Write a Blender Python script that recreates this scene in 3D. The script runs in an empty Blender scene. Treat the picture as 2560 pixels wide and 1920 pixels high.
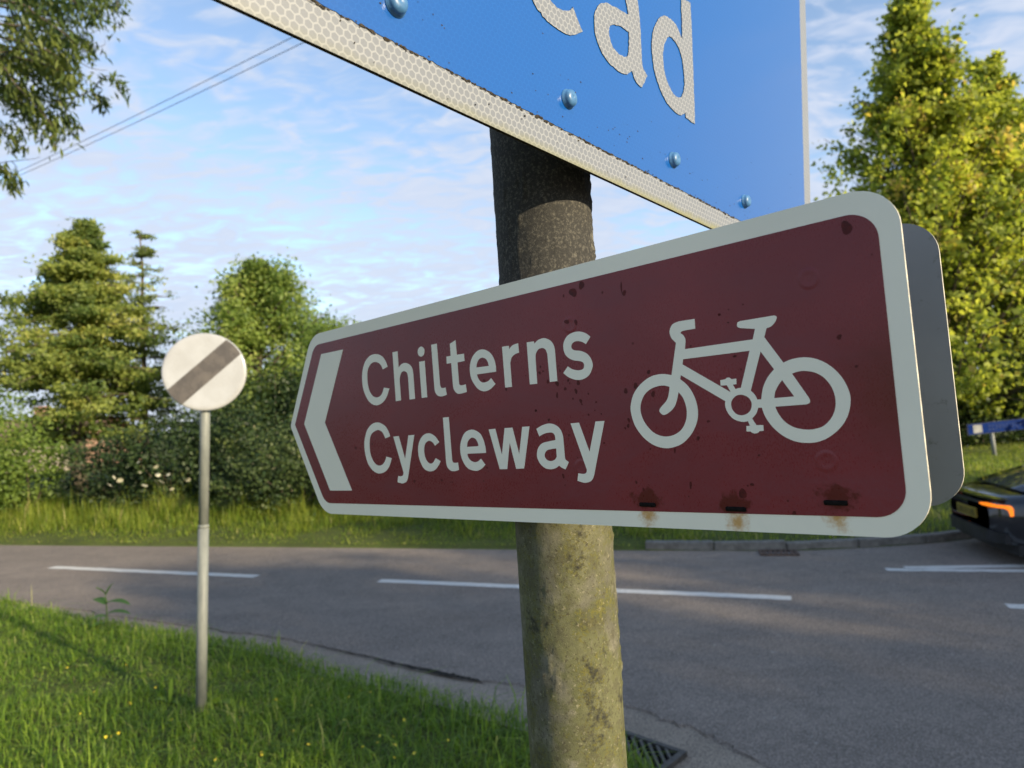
import bpy, bmesh, math, random
import numpy as np
from mathutils import Vector, Matrix
from mathutils.geometry import tessellate_polygon

S = bpy.context.scene
COL = S.collection
rnd = random.Random(7)
RG = np.random.default_rng(11)
R = math.radians

# ------------------------------------------------------------------ camera
F_PX, CX, CY, CAM_H = 1700.0, 1280.0, 960.0, 1.95
PITCH, ROLL = R(2.5), R(3.0)
fw = Vector((0, math.cos(PITCH), math.sin(PITCH)))
r0 = Vector((1, 0, 0)); u0 = r0.cross(fw)
rt = r0 * math.cos(ROLL) - u0 * math.sin(ROLL)
up = r0 * math.sin(ROLL) + u0 * math.cos(ROLL)
CAM = Vector((0, 0, CAM_H))
cd = bpy.data.cameras.new('camera'); cam = bpy.data.objects.new('camera', cd); COL.objects.link(cam)
cd.sensor_width = 36; cd.lens = 36 * F_PX / 2560; cd.clip_start = 0.02; cd.clip_end = 3000
cam.matrix_world = Matrix((( rt.x, up.x, -fw.x, CAM.x), (rt.y, up.y, -fw.y, CAM.y), (rt.z, up.z, -fw.z, CAM.z), (0, 0, 0, 1)))
cd.dof.use_dof = True; cd.dof.focus_distance = 0.60; cd.dof.aperture_fstop = 9.0; cd.dof.aperture_blades = 0
S.camera = cam

# ------------------------------------------------------------------ light
SUN_EL, SUN_DIR = R(19), Vector((0.788, -0.616, 0)).normalized()
W = bpy.data.worlds.new('World'); S.world = W; W.use_nodes = True
wn = W.node_tree; wn.nodes.clear()
def wnode(t, **k):
    n = wn.nodes.new(t)
    for a, b in k.items(): setattr(n, a, b)
    return n
sky = wnode('ShaderNodeTexSky', sky_type='NISHITA', sun_disc=False, sun_elevation=SUN_EL,
            sun_rotation=math.atan2(SUN_DIR.x, SUN_DIR.y), altitude=100, air_density=1.0, dust_density=0.6, ozone_density=1.5)
tc = wnode('ShaderNodeTexCoord'); sep = wnode('ShaderNodeSeparateXYZ'); wn.links.new(tc.outputs['Generated'], sep.inputs[0])
def wmath(op, a, b=None, clamp=False):
    n = wnode('ShaderNodeMath', operation=op, use_clamp=clamp)
    for i, v in enumerate((a, b)):
        if v is None: continue
        if isinstance(v, (int, float)): n.inputs[i].default_value = v
        else: wn.links.new(v, n.inputs[i])
    return n.outputs[0]
zc = wmath('ADD', wmath('MAXIMUM', sep.outputs[2], 0.0), 0.16)
comb = wnode('ShaderNodeCombineXYZ')
wn.links.new(wmath('DIVIDE', sep.outputs[0], zc), comb.inputs[0]); wn.links.new(wmath('DIVIDE', sep.outputs[1], zc), comb.inputs[1])
def wnoise(scale, detail, rough, rot=0.0, sc=(1, 1, 1), dist=0.0):
    mp = wnode('ShaderNodeMapping'); mp.inputs['Rotation'].default_value = (0, 0, rot); mp.inputs['Scale'].default_value = sc
    wn.links.new(comb.outputs[0], mp.inputs[0])
    n = wnode('ShaderNodeTexNoise'); n.inputs['Scale'].default_value = scale; n.inputs['Detail'].default_value = detail
    n.inputs['Roughness'].default_value = rough; n.inputs['Distortion'].default_value = dist
    wn.links.new(mp.outputs[0], n.inputs['Vector']); return n.outputs['Fac']
n1 = wnoise(1.3, 4, 0.5, 0.5, (1.0, 1.4, 1), 0.5)
n2 = wnoise(9.0, 3, 0.55, 0.15, (1.0, 1.7, 1), 0.6)
cl = wmath('ADD', wmath('MULTIPLY', n1, 0.50), wmath('MULTIPLY', n2, 0.50))
# thin cloud deck gets denser towards the horizon
cl = wmath('ADD', cl, wmath('MULTIPLY', wmath('SUBTRACT', 0.46, sep.outputs[2]), 0.40))
mr = wnode('ShaderNodeMapRange', interpolation_type='SMOOTHSTEP')
mr.inputs['From Min'].default_value = 0.42; mr.inputs['From Max'].default_value = 0.64
mr.inputs['To Min'].default_value = 0.10; mr.inputs['To Max'].default_value = 0.95
wn.links.new(cl, mr.inputs[0])
cloudcol = wnode('ShaderNodeMix', data_type='RGBA'); wn.links.new(n2, cloudcol.inputs[0])
cloudcol.inputs[6].default_value = (1.95, 2.28, 3.0, 1); cloudcol.inputs[7].default_value = (2.72, 2.95, 3.42, 1)
mixw = wnode('ShaderNodeMix', data_type='RGBA'); wn.links.new(mr.outputs[0], mixw.inputs[0])
wn.links.new(sky.outputs[0], mixw.inputs[6]); wn.links.new(cloudcol.outputs[2], mixw.inputs[7])
bg = wnode('ShaderNodeBackground'); bg.inputs['Strength'].default_value = 0.10
wo = wnode('ShaderNodeOutputWorld'); wn.links.new(mixw.outputs[2], bg.inputs[0]); wn.links.new(bg.outputs[0], wo.inputs[0])
sd = bpy.data.lights.new('sun', 'SUN'); sun = bpy.data.objects.new('sun', sd); COL.objects.link(sun)
sd.energy = 2.9; sd.angle = R(0.6); sd.color = (1.0, 0.84, 0.58)
ldir = Vector((SUN_DIR.x * math.cos(SUN_EL), SUN_DIR.y * math.cos(SUN_EL), math.sin(SUN_EL)))
sun.rotation_euler = ldir.to_track_quat('Z', 'Y').to_euler(); sun.location = ldir * 50
S.view_settings.view_transform = 'Standard'; S.view_settings.look = 'None'
S.view_settings.exposure = 1.5; S.view_settings.gamma = 1.0; S.view_settings.use_curve_mapping = False
S.render.engine = 'CYCLES'; S.cycles.use_denoising = True; S.cycles.max_bounces = 8; S.cycles.transparent_max_bounces = 4

# ------------------------------------------------------------------ helpers
def ray(x, y): return fw + rt * ((x - CX) / F_PX) - up * ((y - CY) / F_PX)
def gnd(x, y, z=0.0):
    d = ray(x, y); return CAM + d * ((z - CAM.z) / d.z)
def atY(x, y, Y):
    d = ray(x, y); return CAM + d * (Y / d.y)

def tag(o, label=None, cat=None, group=None, kind=None):
    for k, v in (('label', label), ('category', cat), ('group', group), ('kind', kind)):
        if v: o[k] = v
    return o
def empty(name, loc=(0, 0, 0), mw=None):
    o = bpy.data.objects.new(name, None); o.empty_display_size = 0.1; COL.objects.link(o)
    if mw is not None: o.matrix_world = mw
    else: o.location = loc
    return o
def link(name, me, m=None, parent=None):
    o = bpy.data.objects.new(name, me); COL.objects.link(o)
    if m is not None and not me.materials:
        for q in (m if isinstance(m, (list, tuple)) else [m]): me.materials.append(q)
    if parent is not None: o.parent = parent
    return o
def mesh(name, v, f, m=None, parent=None, smooth=False):
    me = bpy.data.meshes.new(name); me.from_pydata([tuple(p) for p in v], [], f); me.update()
    if smooth: me.polygons.foreach_set('use_smooth', [True] * len(me.polygons))
    return link(name, me, m, parent)
def npmesh(name, V, F, m, parent=None, tint=None, smooth=False):
    """V (n,3), F (k,4) or (k,3) numpy"""
    me = bpy.data.meshes.new(name); k = F.shape[1]
    me.vertices.add(len(V)); me.vertices.foreach_set('co', V.astype(np.float32).ravel())
    me.loops.add(F.size); me.loops.foreach_set('vertex_index', F.astype(np.int32).ravel())
    me.polygons.add(len(F)); me.polygons.foreach_set('loop_start', np.arange(0, F.size, k, dtype=np.int32))
    try: me.polygons.foreach_set('loop_total', np.full(len(F), k, dtype=np.int32))
    except Exception: pass
    if tint is not None:
        a = me.attributes.new('tint', 'FLOAT', 'POINT'); a.data.foreach_set('value', tint.astype(np.float32))
    me.update(calc_edges=True)
    if smooth: me.polygons.foreach_set('use_smooth', np.ones(len(F), dtype=bool))
    return link(name, me, m, parent)
def bm_obj(name, bm, m=None, parent=None, smooth=False):
    me = bpy.data.meshes.new(name); bm.normal_update(); bm.to_mesh(me); bm.free()
    if smooth: me.polygons.foreach_set('use_smooth', [True] * len(me.polygons))
    return link(name, me, m, parent)
def box(bm, c, s, bev=0.0, rot=None):
    mt = Matrix.Translation(c) @ (rot.to_4x4() if rot else Matrix()) @ Matrix.Diagonal((s[0], s[1], s[2], 1))
    r = bmesh.ops.create_cube(bm, size=1, matrix=mt)
    if bev:
        es = {e for v in r['verts'] for e in v.link_edges}
        bmesh.ops.bevel(bm, geom=list(es), offset=bev, segments=2, affect='EDGES', profile=0.6)
def tube(pts, rad, n=8, cap=True):
    """tapered tube through points -> verts, faces"""
    pts = [Vector(p) for p in pts]; V = []; F = []
    rads = rad if isinstance(rad, (list, tuple)) else [rad] * len(pts)
    for i, p in enumerate(pts):
        d = (pts[min(i + 1, len(pts) - 1)] - pts[max(i - 1, 0)]).normalized()
        a = d.cross(Vector((0, 0, 1)) if abs(d.z) < 0.95 else Vector((1, 0, 0))).normalized(); b = d.cross(a)
        for k in range(n):
            t = 2 * math.pi * k / n; V.append(p + (a * math.cos(t) + b * math.sin(t)) * rads[i])
    for i in range(len(pts) - 1):
        for k in range(n):
            F.append((i * n + k, i * n + (k + 1) % n, (i + 1) * n + (k + 1) % n, (i + 1) * n + k))
    if cap:
        F.append(tuple(range(n))[::-1]); F.append(tuple(range((len(pts) - 1) * n, len(pts) * n)))
    return V, F
class MB:
    def __init__(s): s.v = []; s.f = []
    def add(s, vf):
        o = len(s.v); s.v += list(vf[0]); s.f += [tuple(i + o for i in q) for q in vf[1]]
    def obj(s, name, m, parent=None, smooth=True): return mesh(name, s.v, s.f, m, parent, smooth)

# 2D outlines (mm): "u,v" smooth point, "u,vc" corner
def outline(txt, sub=5):
    P = []; K = []
    for t in txt.split():
        K.append(t.endswith('c')); x, y = t.rstrip('c').split(','); P.append((float(x) * 1e-3, float(y) * 1e-3))
    n = len(P); out = []
    for i in range(n):
        p1, p2 = P[i], P[(i + 1) % n]; c1, c2 = K[i], K[(i + 1) % n]
        out.append(p1)
        if c1 and c2: continue
        p0 = p1 if c1 else P[i - 1]; p3 = p2 if c2 else P[(i + 2) % n]
        for k in range(1, sub):
            t = k / sub; t2 = t * t; t3 = t2 * t
            out.append(tuple(0.5 * (2 * b + (c - a) * t + (2 * a - 5 * b + 4 * c - d) * t2 + (3 * b - a - 3 * c + d) * t3)
                             for a, b, c, d in zip(p0, p1, p2, p3)))
    return out
def rounded(pts, seg=10):
    """pts: (x, y, r) mm -> rounded polygon in m"""
    out = []; n = len(pts)
    for i in range(n):
        p = Vector(pts[i][:2]); r = pts[i][2]; a = (Vector(pts[i - 1][:2]) - p).normalized(); b = (Vector(pts[(i + 1) % n][:2]) - p).normalized()
        if r <= 0: out.append(p * 1e-3); continue
        ang = a.angle(b); t = r / math.tan(ang / 2); c = p + (a + b).normalized() * (r / math.sin(ang / 2))
        s = p + a * t - c; e = p + b * t - c
        a0 = math.atan2(s.y, s.x); d = (math.atan2(e.y, e.x) - a0 + math.pi) % (2 * math.pi) - math.pi
        for k in range(seg + 1):
            th = a0 + d * k / seg; out.append((c + Vector((math.cos(th), math.sin(th))) * r) * 1e-3)
    return [tuple(q) for q in out]
def plate(name, loops, z0, z1, m, parent=None, sides=True, back=False, m_side=None):
    """flat shape (outer loop + holes, metres) with a front at z1, side walls to z0 and an optional back"""
    vs = [[Vector((x, y, 0)) for x, y in L] for L in loops]
    tris = tessellate_polygon(vs); flat = [p for L in vs for p in L]; N = len(flat)
    V = [(p.x, p.y, z1) for p in flat]; F = []; MI = []
    def ori(t, s):
        a, b, c = (flat[i] for i in t); k = (b - a).cross(c - a).z
        return tuple(t) if k * s > 0 else tuple(reversed(t))
    for t in tris: F.append(ori(t, 1)); MI.append(0)
    V += [(p.x, p.y, z0) for p in flat]
    if back:
        for t in tris: F.append(tuple(i + N for i in ori(t, -1))); MI.append(1 if m_side else 0)
    if sides:
        o = 0
        for L in vs:
            k = len(L)
            for i in range(k):
                F.append((o + i, o + (i + 1) % k, N + o + (i + 1) % k, N + o + i)); MI.append(1 if m_side else 0)
            o += k
    me = bpy.data.meshes.new(name); me.from_pydata(V, [], F); me.update()
    me.polygons.foreach_set('material_index', MI)
    return link(name, me, [m, m_side] if m_side else m, parent)

# ------------------------------------------------------------------ materials
class Mat:
    def __init__(s, name, rough=0.6, spec=0.4, coat=0.0, metal=0.0):
        s.m = bpy.data.materials.new(name); s.m.use_nodes = True; s.nt = s.m.node_tree
        s.p = s.nt.nodes['Principled BSDF']; s.out = s.nt.nodes['Material Output']
        s.set('Roughness', rough); s.set('Specular IOR Level', spec); s.set('Coat Weight', coat); s.set('Metallic', metal)
        s._tc = None
    def set(s, k, v):
        if isinstance(v, bpy.types.NodeSocket): s.nt.links.new(v, s.p.inputs[k])
        else: s.p.inputs[k].default_value = (*v, 1) if isinstance(v, tuple) and len(v) == 3 else v
        return s
    def node(s, t, **k):
        n = s.nt.nodes.new(t)
        for a, b in k.items(): setattr(n, a, b)
        return n
    def tc(s, which='Object'):
        if s._tc is None: s._tc = s.node('ShaderNodeTexCoord')
        return s._tc.outputs[which]
    def noise(s, scale, detail=4, rough=0.55, sc=None, dist=0.0, co=None, off=(0, 0, 0), out='Fac'):
        n = s.node('ShaderNodeTexNoise'); n.inputs['Scale'].default_value = scale; n.inputs['Detail'].default_value = detail
        n.inputs['Roughness'].default_value = rough; n.inputs['Distortion'].default_value = dist
        c = co or s.tc()
        mp = s.node('ShaderNodeMapping'); mp.inputs['Scale'].default_value = sc or (1, 1, 1); mp.inputs['Location'].default_value = off
        s.nt.links.new(c, mp.inputs[0]); s.nt.links.new(mp.outputs[0], n.inputs['Vector'])
        return n.outputs[out]
    def voro(s, scale, feature='F1', out='Distance', rand=1.0):
        n = s.node('ShaderNodeTexVoronoi', feature=feature); n.inputs['Scale'].default_value = scale
        n.inputs['Randomness'].default_value = rand
        s.nt.links.new(s.tc(), n.inputs['Vector']); return n.outputs[out]
    def ramp(s, fac, a, b, lo=0.0, hi=1.0, smooth=True):
        n = s.node('ShaderNodeMapRange', interpolation_type='SMOOTHSTEP' if smooth else 'LINEAR')
        for i, v in zip(('From Min', 'From Max', 'To Min', 'To Max'), (a, b, lo, hi)): n.inputs[i].default_value = v
        s.nt.links.new(fac, n.inputs[0]); return n.outputs[0]
    def math(s, op, a, b=None, clamp=False):
        n = s.node('ShaderNodeMath', operation=op, use_clamp=clamp)
        for i, v in enumerate((a, b)):
            if v is None: continue
            if isinstance(v, bpy.types.NodeSocket): s.nt.links.new(v, n.inputs[i])
            else: n.inputs[i].default_value = v
        return n.outputs[0]
    def mix(s, fac, a, b, mode='MIX'):
        n = s.node('ShaderNodeMix', data_type='RGBA', blend_type=mode, clamp_factor=True)
        for i, v in ((0, fac), (6, a), (7, b)):
            if isinstance(v, bpy.types.NodeSocket): s.nt.links.new(v, n.inputs[i])
            else: n.inputs[i].default_value = (*v, 1) if isinstance(v, tuple) else v
        return n.outputs[2]
    def sep(s, co=None):
        n = s.node('ShaderNodeSeparateXYZ'); s.nt.links.new(co or s.tc(), n.inputs[0]); return n.outputs
    def bump(s, h, strength=0.3, dist=0.01, nrm='Normal'):
        n = s.node('ShaderNodeBump'); n.inputs['Strength'].default_value = strength; n.inputs['Distance'].default_value = dist
        s.nt.links.new(h, n.inputs['Height']); s.nt.links.new(n.outputs[0], s.p.inputs[nrm]); return n
    def attr(s, name, out='Fac'):
        n = s.node('ShaderNodeAttribute', attribute_name=name); return n.outputs[out]
    def translucent(s, col, w=0.35):
        t = s.node('ShaderNodeBsdfTranslucent'); s.nt.links.new(col, t.inputs[0])
        x = s.node('ShaderNodeMixShader'); x.inputs[0].default_value = w
        s.nt.links.new(s.p.outputs[0], x.inputs[1]); s.nt.links.new(t.outputs[0], x.inputs[2]); s.nt.links.new(x.outputs[0], s.out.inputs[0])

def leaf_mat(name, a, b, c=None, w=0.35, rough=0.5):
    q = Mat(name, rough, 0.3); t = q.attr('tint')
    col = q.mix(q.ramp(t, 0.0, 0.8), a, b)
    if c: col = q.mix(q.ramp(t, 0.86, 1.0), col, c)
    q.set('Base Color', col)
    bright = q.mix(1.0, col, (1.5, 1.45, 0.9), 'MULTIPLY')
    q.translucent(bright, w); return q.m

def plain(name, col, rough=0.6, spec=0.4, metal=0.0, var=0.25, scale=6.0):
    q = Mat(name, rough, spec, metal=metal); n = q.noise(scale, 5)
    q.set('Base Color', q.mix(q.ramp(n, 0.3, 0.75, 0, 1), tuple(x * (1 - var) for x in col), tuple(min(1, x * (1 + var)) for x in col)))
    q.set('Roughness', q.ramp(n, 0.3, 0.7, max(0.02, rough - 0.08), min(1, rough + 0.08)))
    return q.m

# retroreflective sheeting with honeycomb seams
def sheeting(name, base, seam, rough, cell=0.0054, coat=0.0, dirt=True, spec=0.5, seam_w=0.13):
    q = Mat(name, rough, spec, coat); co = q.sep()
    def hexd(ox, oy):
        x = q.math('SUBTRACT', q.math('FRACT', q.math('ADD', q.math('DIVIDE', co[0], cell), ox + 100.0)), 0.5)
        y = q.math('MULTIPLY', q.math('SUBTRACT', q.math('FRACT', q.math('ADD', q.math('DIVIDE', co[1], cell * 1.7320508), oy + 100.0)), 0.5), 1.7320508)
        ax = q.math('ABSOLUTE', x); ay = q.math('ABSOLUTE', y)
        return q.math('MAXIMUM', ax, q.math('ADD', q.math('MULTIPLY', ax, 0.5), q.math('MULTIPLY', ay, 0.8660254)))
    d = q.math('MINIMUM', hexd(0, 0), hexd(0.5, 0.5))           # 0 centre .. 0.5 at the seam
    sm = q.ramp(d, 0.5 - seam_w, 0.5 - seam_w * 0.45)
    col = q.mix(sm, base, seam)
    if dirt:
        n = q.noise(60, 5, 0.6); e = q.noise(400, 3, 0.6)
        # grime and algae that collect along the bottom edge of the panel
        y = q.math('ADD', co[1], q.math('MULTIPLY', q.math('SUBTRACT', n, 0.5), 0.012))
        side = q.ramp(co[0], -0.95, -0.35)
        col = q.mix(q.math('MULTIPLY', q.ramp(y, 0.010, -0.001), q.math('ADD', q.math('MULTIPLY', side, 0.55), 0.2)), col, (0.20, 0.19, 0.05))
        col = q.mix(q.ramp(q.math('MULTIPLY', n, e), 0.36, 0.46, 0, 0.5), col, (0.16, 0.14, 0.10))
    q.set('Base Color', col); (q.bump(sm, 0.04, 0.0003) if dirt else None)
    return q

# sign artwork outlines in millimetres on each sign face
BROWN = {
  'C': ['152.5,171.1c 149.0,178.9 142.3,185.2 132.0,188.4 120.7,187.5 110.9,181.5 105.3,172.5 103.0,163.0 103.3,151.9 107.7,141.1 115.1,132.9 125.6,128.9 136.7,130.4 145.9,136.3 152.4,146.1c 142.7,148.0c 139.2,142.3 133.9,138.7 127.3,138.0 120.5,140.6 115.6,146.5 113.2,154.3 113.2,163.3 114.7,170.7 119.3,176.4 125.2,179.1 131.2,179.2 137.5,176.9 141.3,173.1 143.2,169.1c'],
  'h': ['163.0,186.4c 172.1,186.4c 171.8,167.9c 177.1,171.1 184.2,171.7 191.7,168.4 195.0,163.5 195.8,157.6c 195.5,130.4c 186.2,130.4c 186.7,154.1c 185.6,160.0 181.1,162.8 175.9,161.8 172.4,156.3 171.7,151.7c 171.5,130.7c 162.3,130.6c'],
  'i_dot': ['212.3,186.3 216.3,183.8 217.0,180.2 215.2,176.7 210.8,175.3 206.9,177.7 206.0,181.5 208.1,184.9'],
  'i': ['207.0,170.1c 216.2,170.1c 215.6,130.4c 206.6,130.5c'],
  'l': ['228.6,185.9c 237.5,186.0c 237.3,141.6c 238.6,138.7 241.7,137.9 245.4,138.2c 246.5,130.3c 238.8,129.3 232.7,130.6 229.0,134.6 228.2,139.1c'],
  't': ['257.4,182.9c 266.2,185.7c 266.3,170.2c 276.8,170.0c 276.8,162.4c 266.3,162.2c 266.1,140.2c 267.2,138.6 270.5,138.0 275.6,138.5c 276.4,130.5c 266.1,129.6 261.1,131.0 257.7,135.0 256.9,139.3c 257.0,162.7c 250.2,162.8c 250.6,170.2c 257.1,170.3c'],
  'e': ['319.2,146.6c 319.2,152.5 317.4,160.2 312.6,166.6 304.4,170.7 296.2,170.2 289.2,165.8 285.1,159.8 283.3,152.7 284.1,144.2 287.5,137.9 292.6,132.1 299.9,129.0 308.4,129.8 316.9,134.6c 311.6,141.0c 307.0,138.3 300.5,137.7 296.0,140.0 293.5,143.8 292.8,146.8c', '292.7,153.8c 294.0,157.8 297.3,161.5 301.8,162.7 306.4,161.0 309.2,157.2 309.9,153.4c'],
  'r': ['329.7,169.8c 338.4,169.7c 338.6,166.2c 342.1,168.9 345.9,170.0 350.5,170.4c 350.6,161.2c 345.5,160.5 340.8,157.8 338.4,153.0c 338.0,129.7c 329.3,129.9c'],
  'n': ['361.2,169.7c 370.0,169.5c 370.2,167.1c 375.3,170.0 382.3,170.7 388.8,167.8 392.6,163.0 393.6,158.0c 393.2,129.6c 384.6,129.7c 384.5,155.5c 382.8,160.0 379.2,161.9 374.3,161.2 370.9,157.3 370.1,153.5c 369.5,129.6c 360.5,129.8c'],
  's': ['433.6,164.4c 429.0,168.2 422.1,170.8 414.2,170.7 408.1,168.2 404.3,163.4 403.4,158.3 404.7,152.8 408.5,148.7 414.0,146.0 418.9,144.9 422.8,143.5 424.3,141.0 423.5,138.0 421.1,136.8 416.7,136.8 411.2,138.4 406.4,141.5c 400.7,136.1c 406.5,131.6 414.5,128.5 422.1,128.4 428.6,131.3 432.6,137.0 433.3,141.0 431.5,146.3 427.7,150.6 421.8,153.5 416.2,154.7 413.2,156.2 412.2,158.4 413.4,161.1 416.5,162.5 420.3,162.5 424.5,161.1 428.2,158.7c'],
  'C.': ['147.3,91.5c 143.9,99.0 137.7,105.0 126.3,108.8 115.2,107.4 105.5,101.2 99.8,91.8 97.6,83.6 98.1,73.2 101.8,62.1 108.7,54.5 115.9,50.6 123.4,49.4 133.3,51.3 141.5,57.2 147.1,66.5c 137.6,68.6c 134.3,63.4 129.0,59.5 122.9,58.6 116.1,60.8 110.3,67.4 107.8,75.0 107.8,83.9 109.9,92.0 115.0,97.2 124.7,99.9 131.6,98.3 135.4,94.8 138.2,89.5c'],
  'y': ['152.9,90.8c 162.5,91.1c 170.7,65.0c 179.5,91.0c 189.4,91.0c 173.2,44.3c 170.7,40.4 167.0,38.4 161.8,37.7 154.3,39.0c 156.2,46.1c 160.8,45.7 164.4,46.6 165.9,48.9 165.8,50.8c'],
  'c': ['228.8,81.2c 222.9,87.7 214.1,91.5 204.5,89.9 197.5,83.9 194.1,75.8 194.4,65.6 198.6,56.6 203.7,52.1 211.0,50.4 218.6,51.8 224.6,56.1 228.6,61.0c 221.3,64.4c 216.8,60.0 212.0,58.8 207.2,61.5 204.1,67.2 203.7,74.1 206.2,80.4 212.6,83.4 218.5,81.4 221.7,77.6c'],
  'l.': ['237.7,106.8c 246.6,106.8c 246.4,62.3c 247.4,59.5 250.3,58.6 254.9,58.9c 255.6,51.2c 249.7,50.1 243.7,50.5 238.8,53.9 237.1,58.8c'],
  'e.': ['296.2,67.5c 295.8,74.1 293.8,81.2 289.7,87.5 280.1,91.7 269.8,89.8 263.1,82.7 260.0,73.9 260.5,64.9 264.3,57.0 270.4,51.8 280.1,49.8 285.4,50.7 289.7,52.6 293.9,55.7c 288.5,61.9c 283.7,59.2 278.7,58.7 273.2,60.9 270.2,64.6 269.7,67.5c', '269.9,74.5c 271.5,79.3 274.8,82.4 278.7,83.6 283.1,82.1 285.9,78.1 286.5,74.6c'],
  'w': ['302.5,90.6c 311.5,90.8c 317.4,64.7c 323.9,90.7c 334.0,90.6c 339.8,64.6c 346.5,90.6c 355.5,90.5c 344.4,51.0c 334.4,50.8c 328.8,76.5c 322.7,50.8c 312.9,50.9c'],
  'a': ['363.6,87.7c 371.7,90.7 380.0,91.7 387.2,89.5 392.0,85.0 394.0,79.1c 393.9,60.2c 394.5,58.1 397.8,55.7c 393.4,49.2c 389.4,50.9 386.5,52.8c 382.1,50.5 375.9,49.7 369.9,51.0 364.8,54.9 361.9,60.1 361.8,65.0 364.2,70.3 369.1,73.9 376.1,75.2 384.9,76.2c 384.8,80.1 383.0,82.6 379.8,83.4 372.9,82.8 366.5,80.4c', '385.0,68.5c 378.7,68.1 373.8,67.0 370.8,63.6 371.3,60.1 374.1,57.9 378.1,57.2 382.3,58.4 384.7,61.0c'],
  'y.': ['403.7,90.3c 413.0,90.4c 421.5,64.1c 430.7,90.3c 440.0,90.2c 424.2,44.1c 422.0,40.1 418.6,37.9 412.9,37.1 405.6,38.9c 407.2,45.5c 412.6,44.9 415.8,45.8 416.8,48.3 416.3,50.4c'],
  'bike': ['532.2,164.0c 531.9,156.3c 521.7,156.2 519.2,154.9 521.2,152.8 522.7,149.3 522.2,145.4 521.4,141.6c 576.0,141.5c 578.5,148.9c 567.5,151.2c 565.7,152.4 565.4,154.2 566.2,155.8 568.2,156.4c 593.3,156.4c 595.0,155.1 593.8,152.0 590.5,149.0 586.9,148.1c 584.6,141.9c 596.2,121.8c 602.8,123.6 611.6,123.7 619.9,121.1 627.8,115.4 633.9,107.2 637.3,98.1 637.7,90.7 635.4,82.2 630.5,74.4 622.7,67.9 614.6,64.5 606.5,63.9 597.9,65.6 589.4,70.6 582.9,77.6 579.0,84.9 577.4,90.9c 574.7,91.1c 572.8,87.0 569.3,83.5c 572.0,78.5c 577.1,78.2c 576.9,74.0c 573.7,73.9c 572.6,72.8 570.2,72.5 568.2,73.1 567.2,74.1c 564.1,74.2c 564.4,78.2c 567.2,78.4c 566.0,81.8c 561.4,81.6 555.3,84.1 551.2,89.2 549.7,94.6 550.2,98.0c 515.7,121.7c 514.9,118.5c 520.9,112.5 525.4,103.7 527.2,93.5 525.6,84.3 520.3,75.3 512.1,68.1 503.7,65.1 495.5,64.5 485.7,67.4 477.1,73.8 470.3,83.3 467.4,93.4 467.5,101.1 471.5,110.8 479.4,118.5 489.4,123.5 499.6,124.3 507.7,122.5c 514.4,147.6c 510.8,152.1 509.8,157.5 512.8,162.6 518.6,164.2c', '519.1,133.9c 572.8,133.5c 563.3,106.9c 561.0,106.8 559.0,106.3c 557.4,109.9c 560.2,109.9c 560.5,114.1c 556.7,114.1c 555.4,115.3 553.7,115.6 552.0,114.6c 547.9,114.2c 547.7,110.1c 552.7,109.9c 555.1,104.4c 518.1,129.9c', '580.8,131.9c 589.2,117.8c 584.0,112.6 579.9,105.6 577.6,97.1c 574.7,97.1c 573.2,100.8 570.5,104.1c', '594.0,109.5c 601.2,97.1c 587.1,97.1c 588.2,101.5 590.9,105.9', '601.4,113.3c 605.6,114.3 610.6,114.2 617.2,112.2 622.8,107.8 626.8,101.0 628.3,93.3 627.3,85.9 624.0,79.8 618.7,75.1 612.4,73.3 606.3,73.3 598.9,75.3 592.9,79.6 589.0,85.5 587.1,90.9c 608.7,90.8c 611.1,91.6 611.6,93.5 610.8,95.8c', '563.2,101.7 568.2,99.2 570.2,94.3 568.2,89.0 563.0,86.5 557.8,87.7 554.7,92.1 554.9,97.3 558.6,101.1', '504.9,113.4c 504.1,109.3 501.3,102.9 494.9,97.1 493.9,94.2 496.8,91.4 501.0,92.2 506.7,96.2 509.9,101.4 512.3,108.5c 515.9,103.1 517.8,94.2 516.3,85.6 511.6,78.6 504.3,74.7 495.7,74.0 486.9,77.4 480.0,85.0 476.6,93.6 477.0,101.1 480.9,108.4 487.4,113.1 494.4,114.9 500.2,114.9'],
  'chevron': ['21.6,202.7c 69.0,202.3c 18.8,115.3c 66.3,29.4c 19.7,29.3c -28.8,116.5c'],
}
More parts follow.
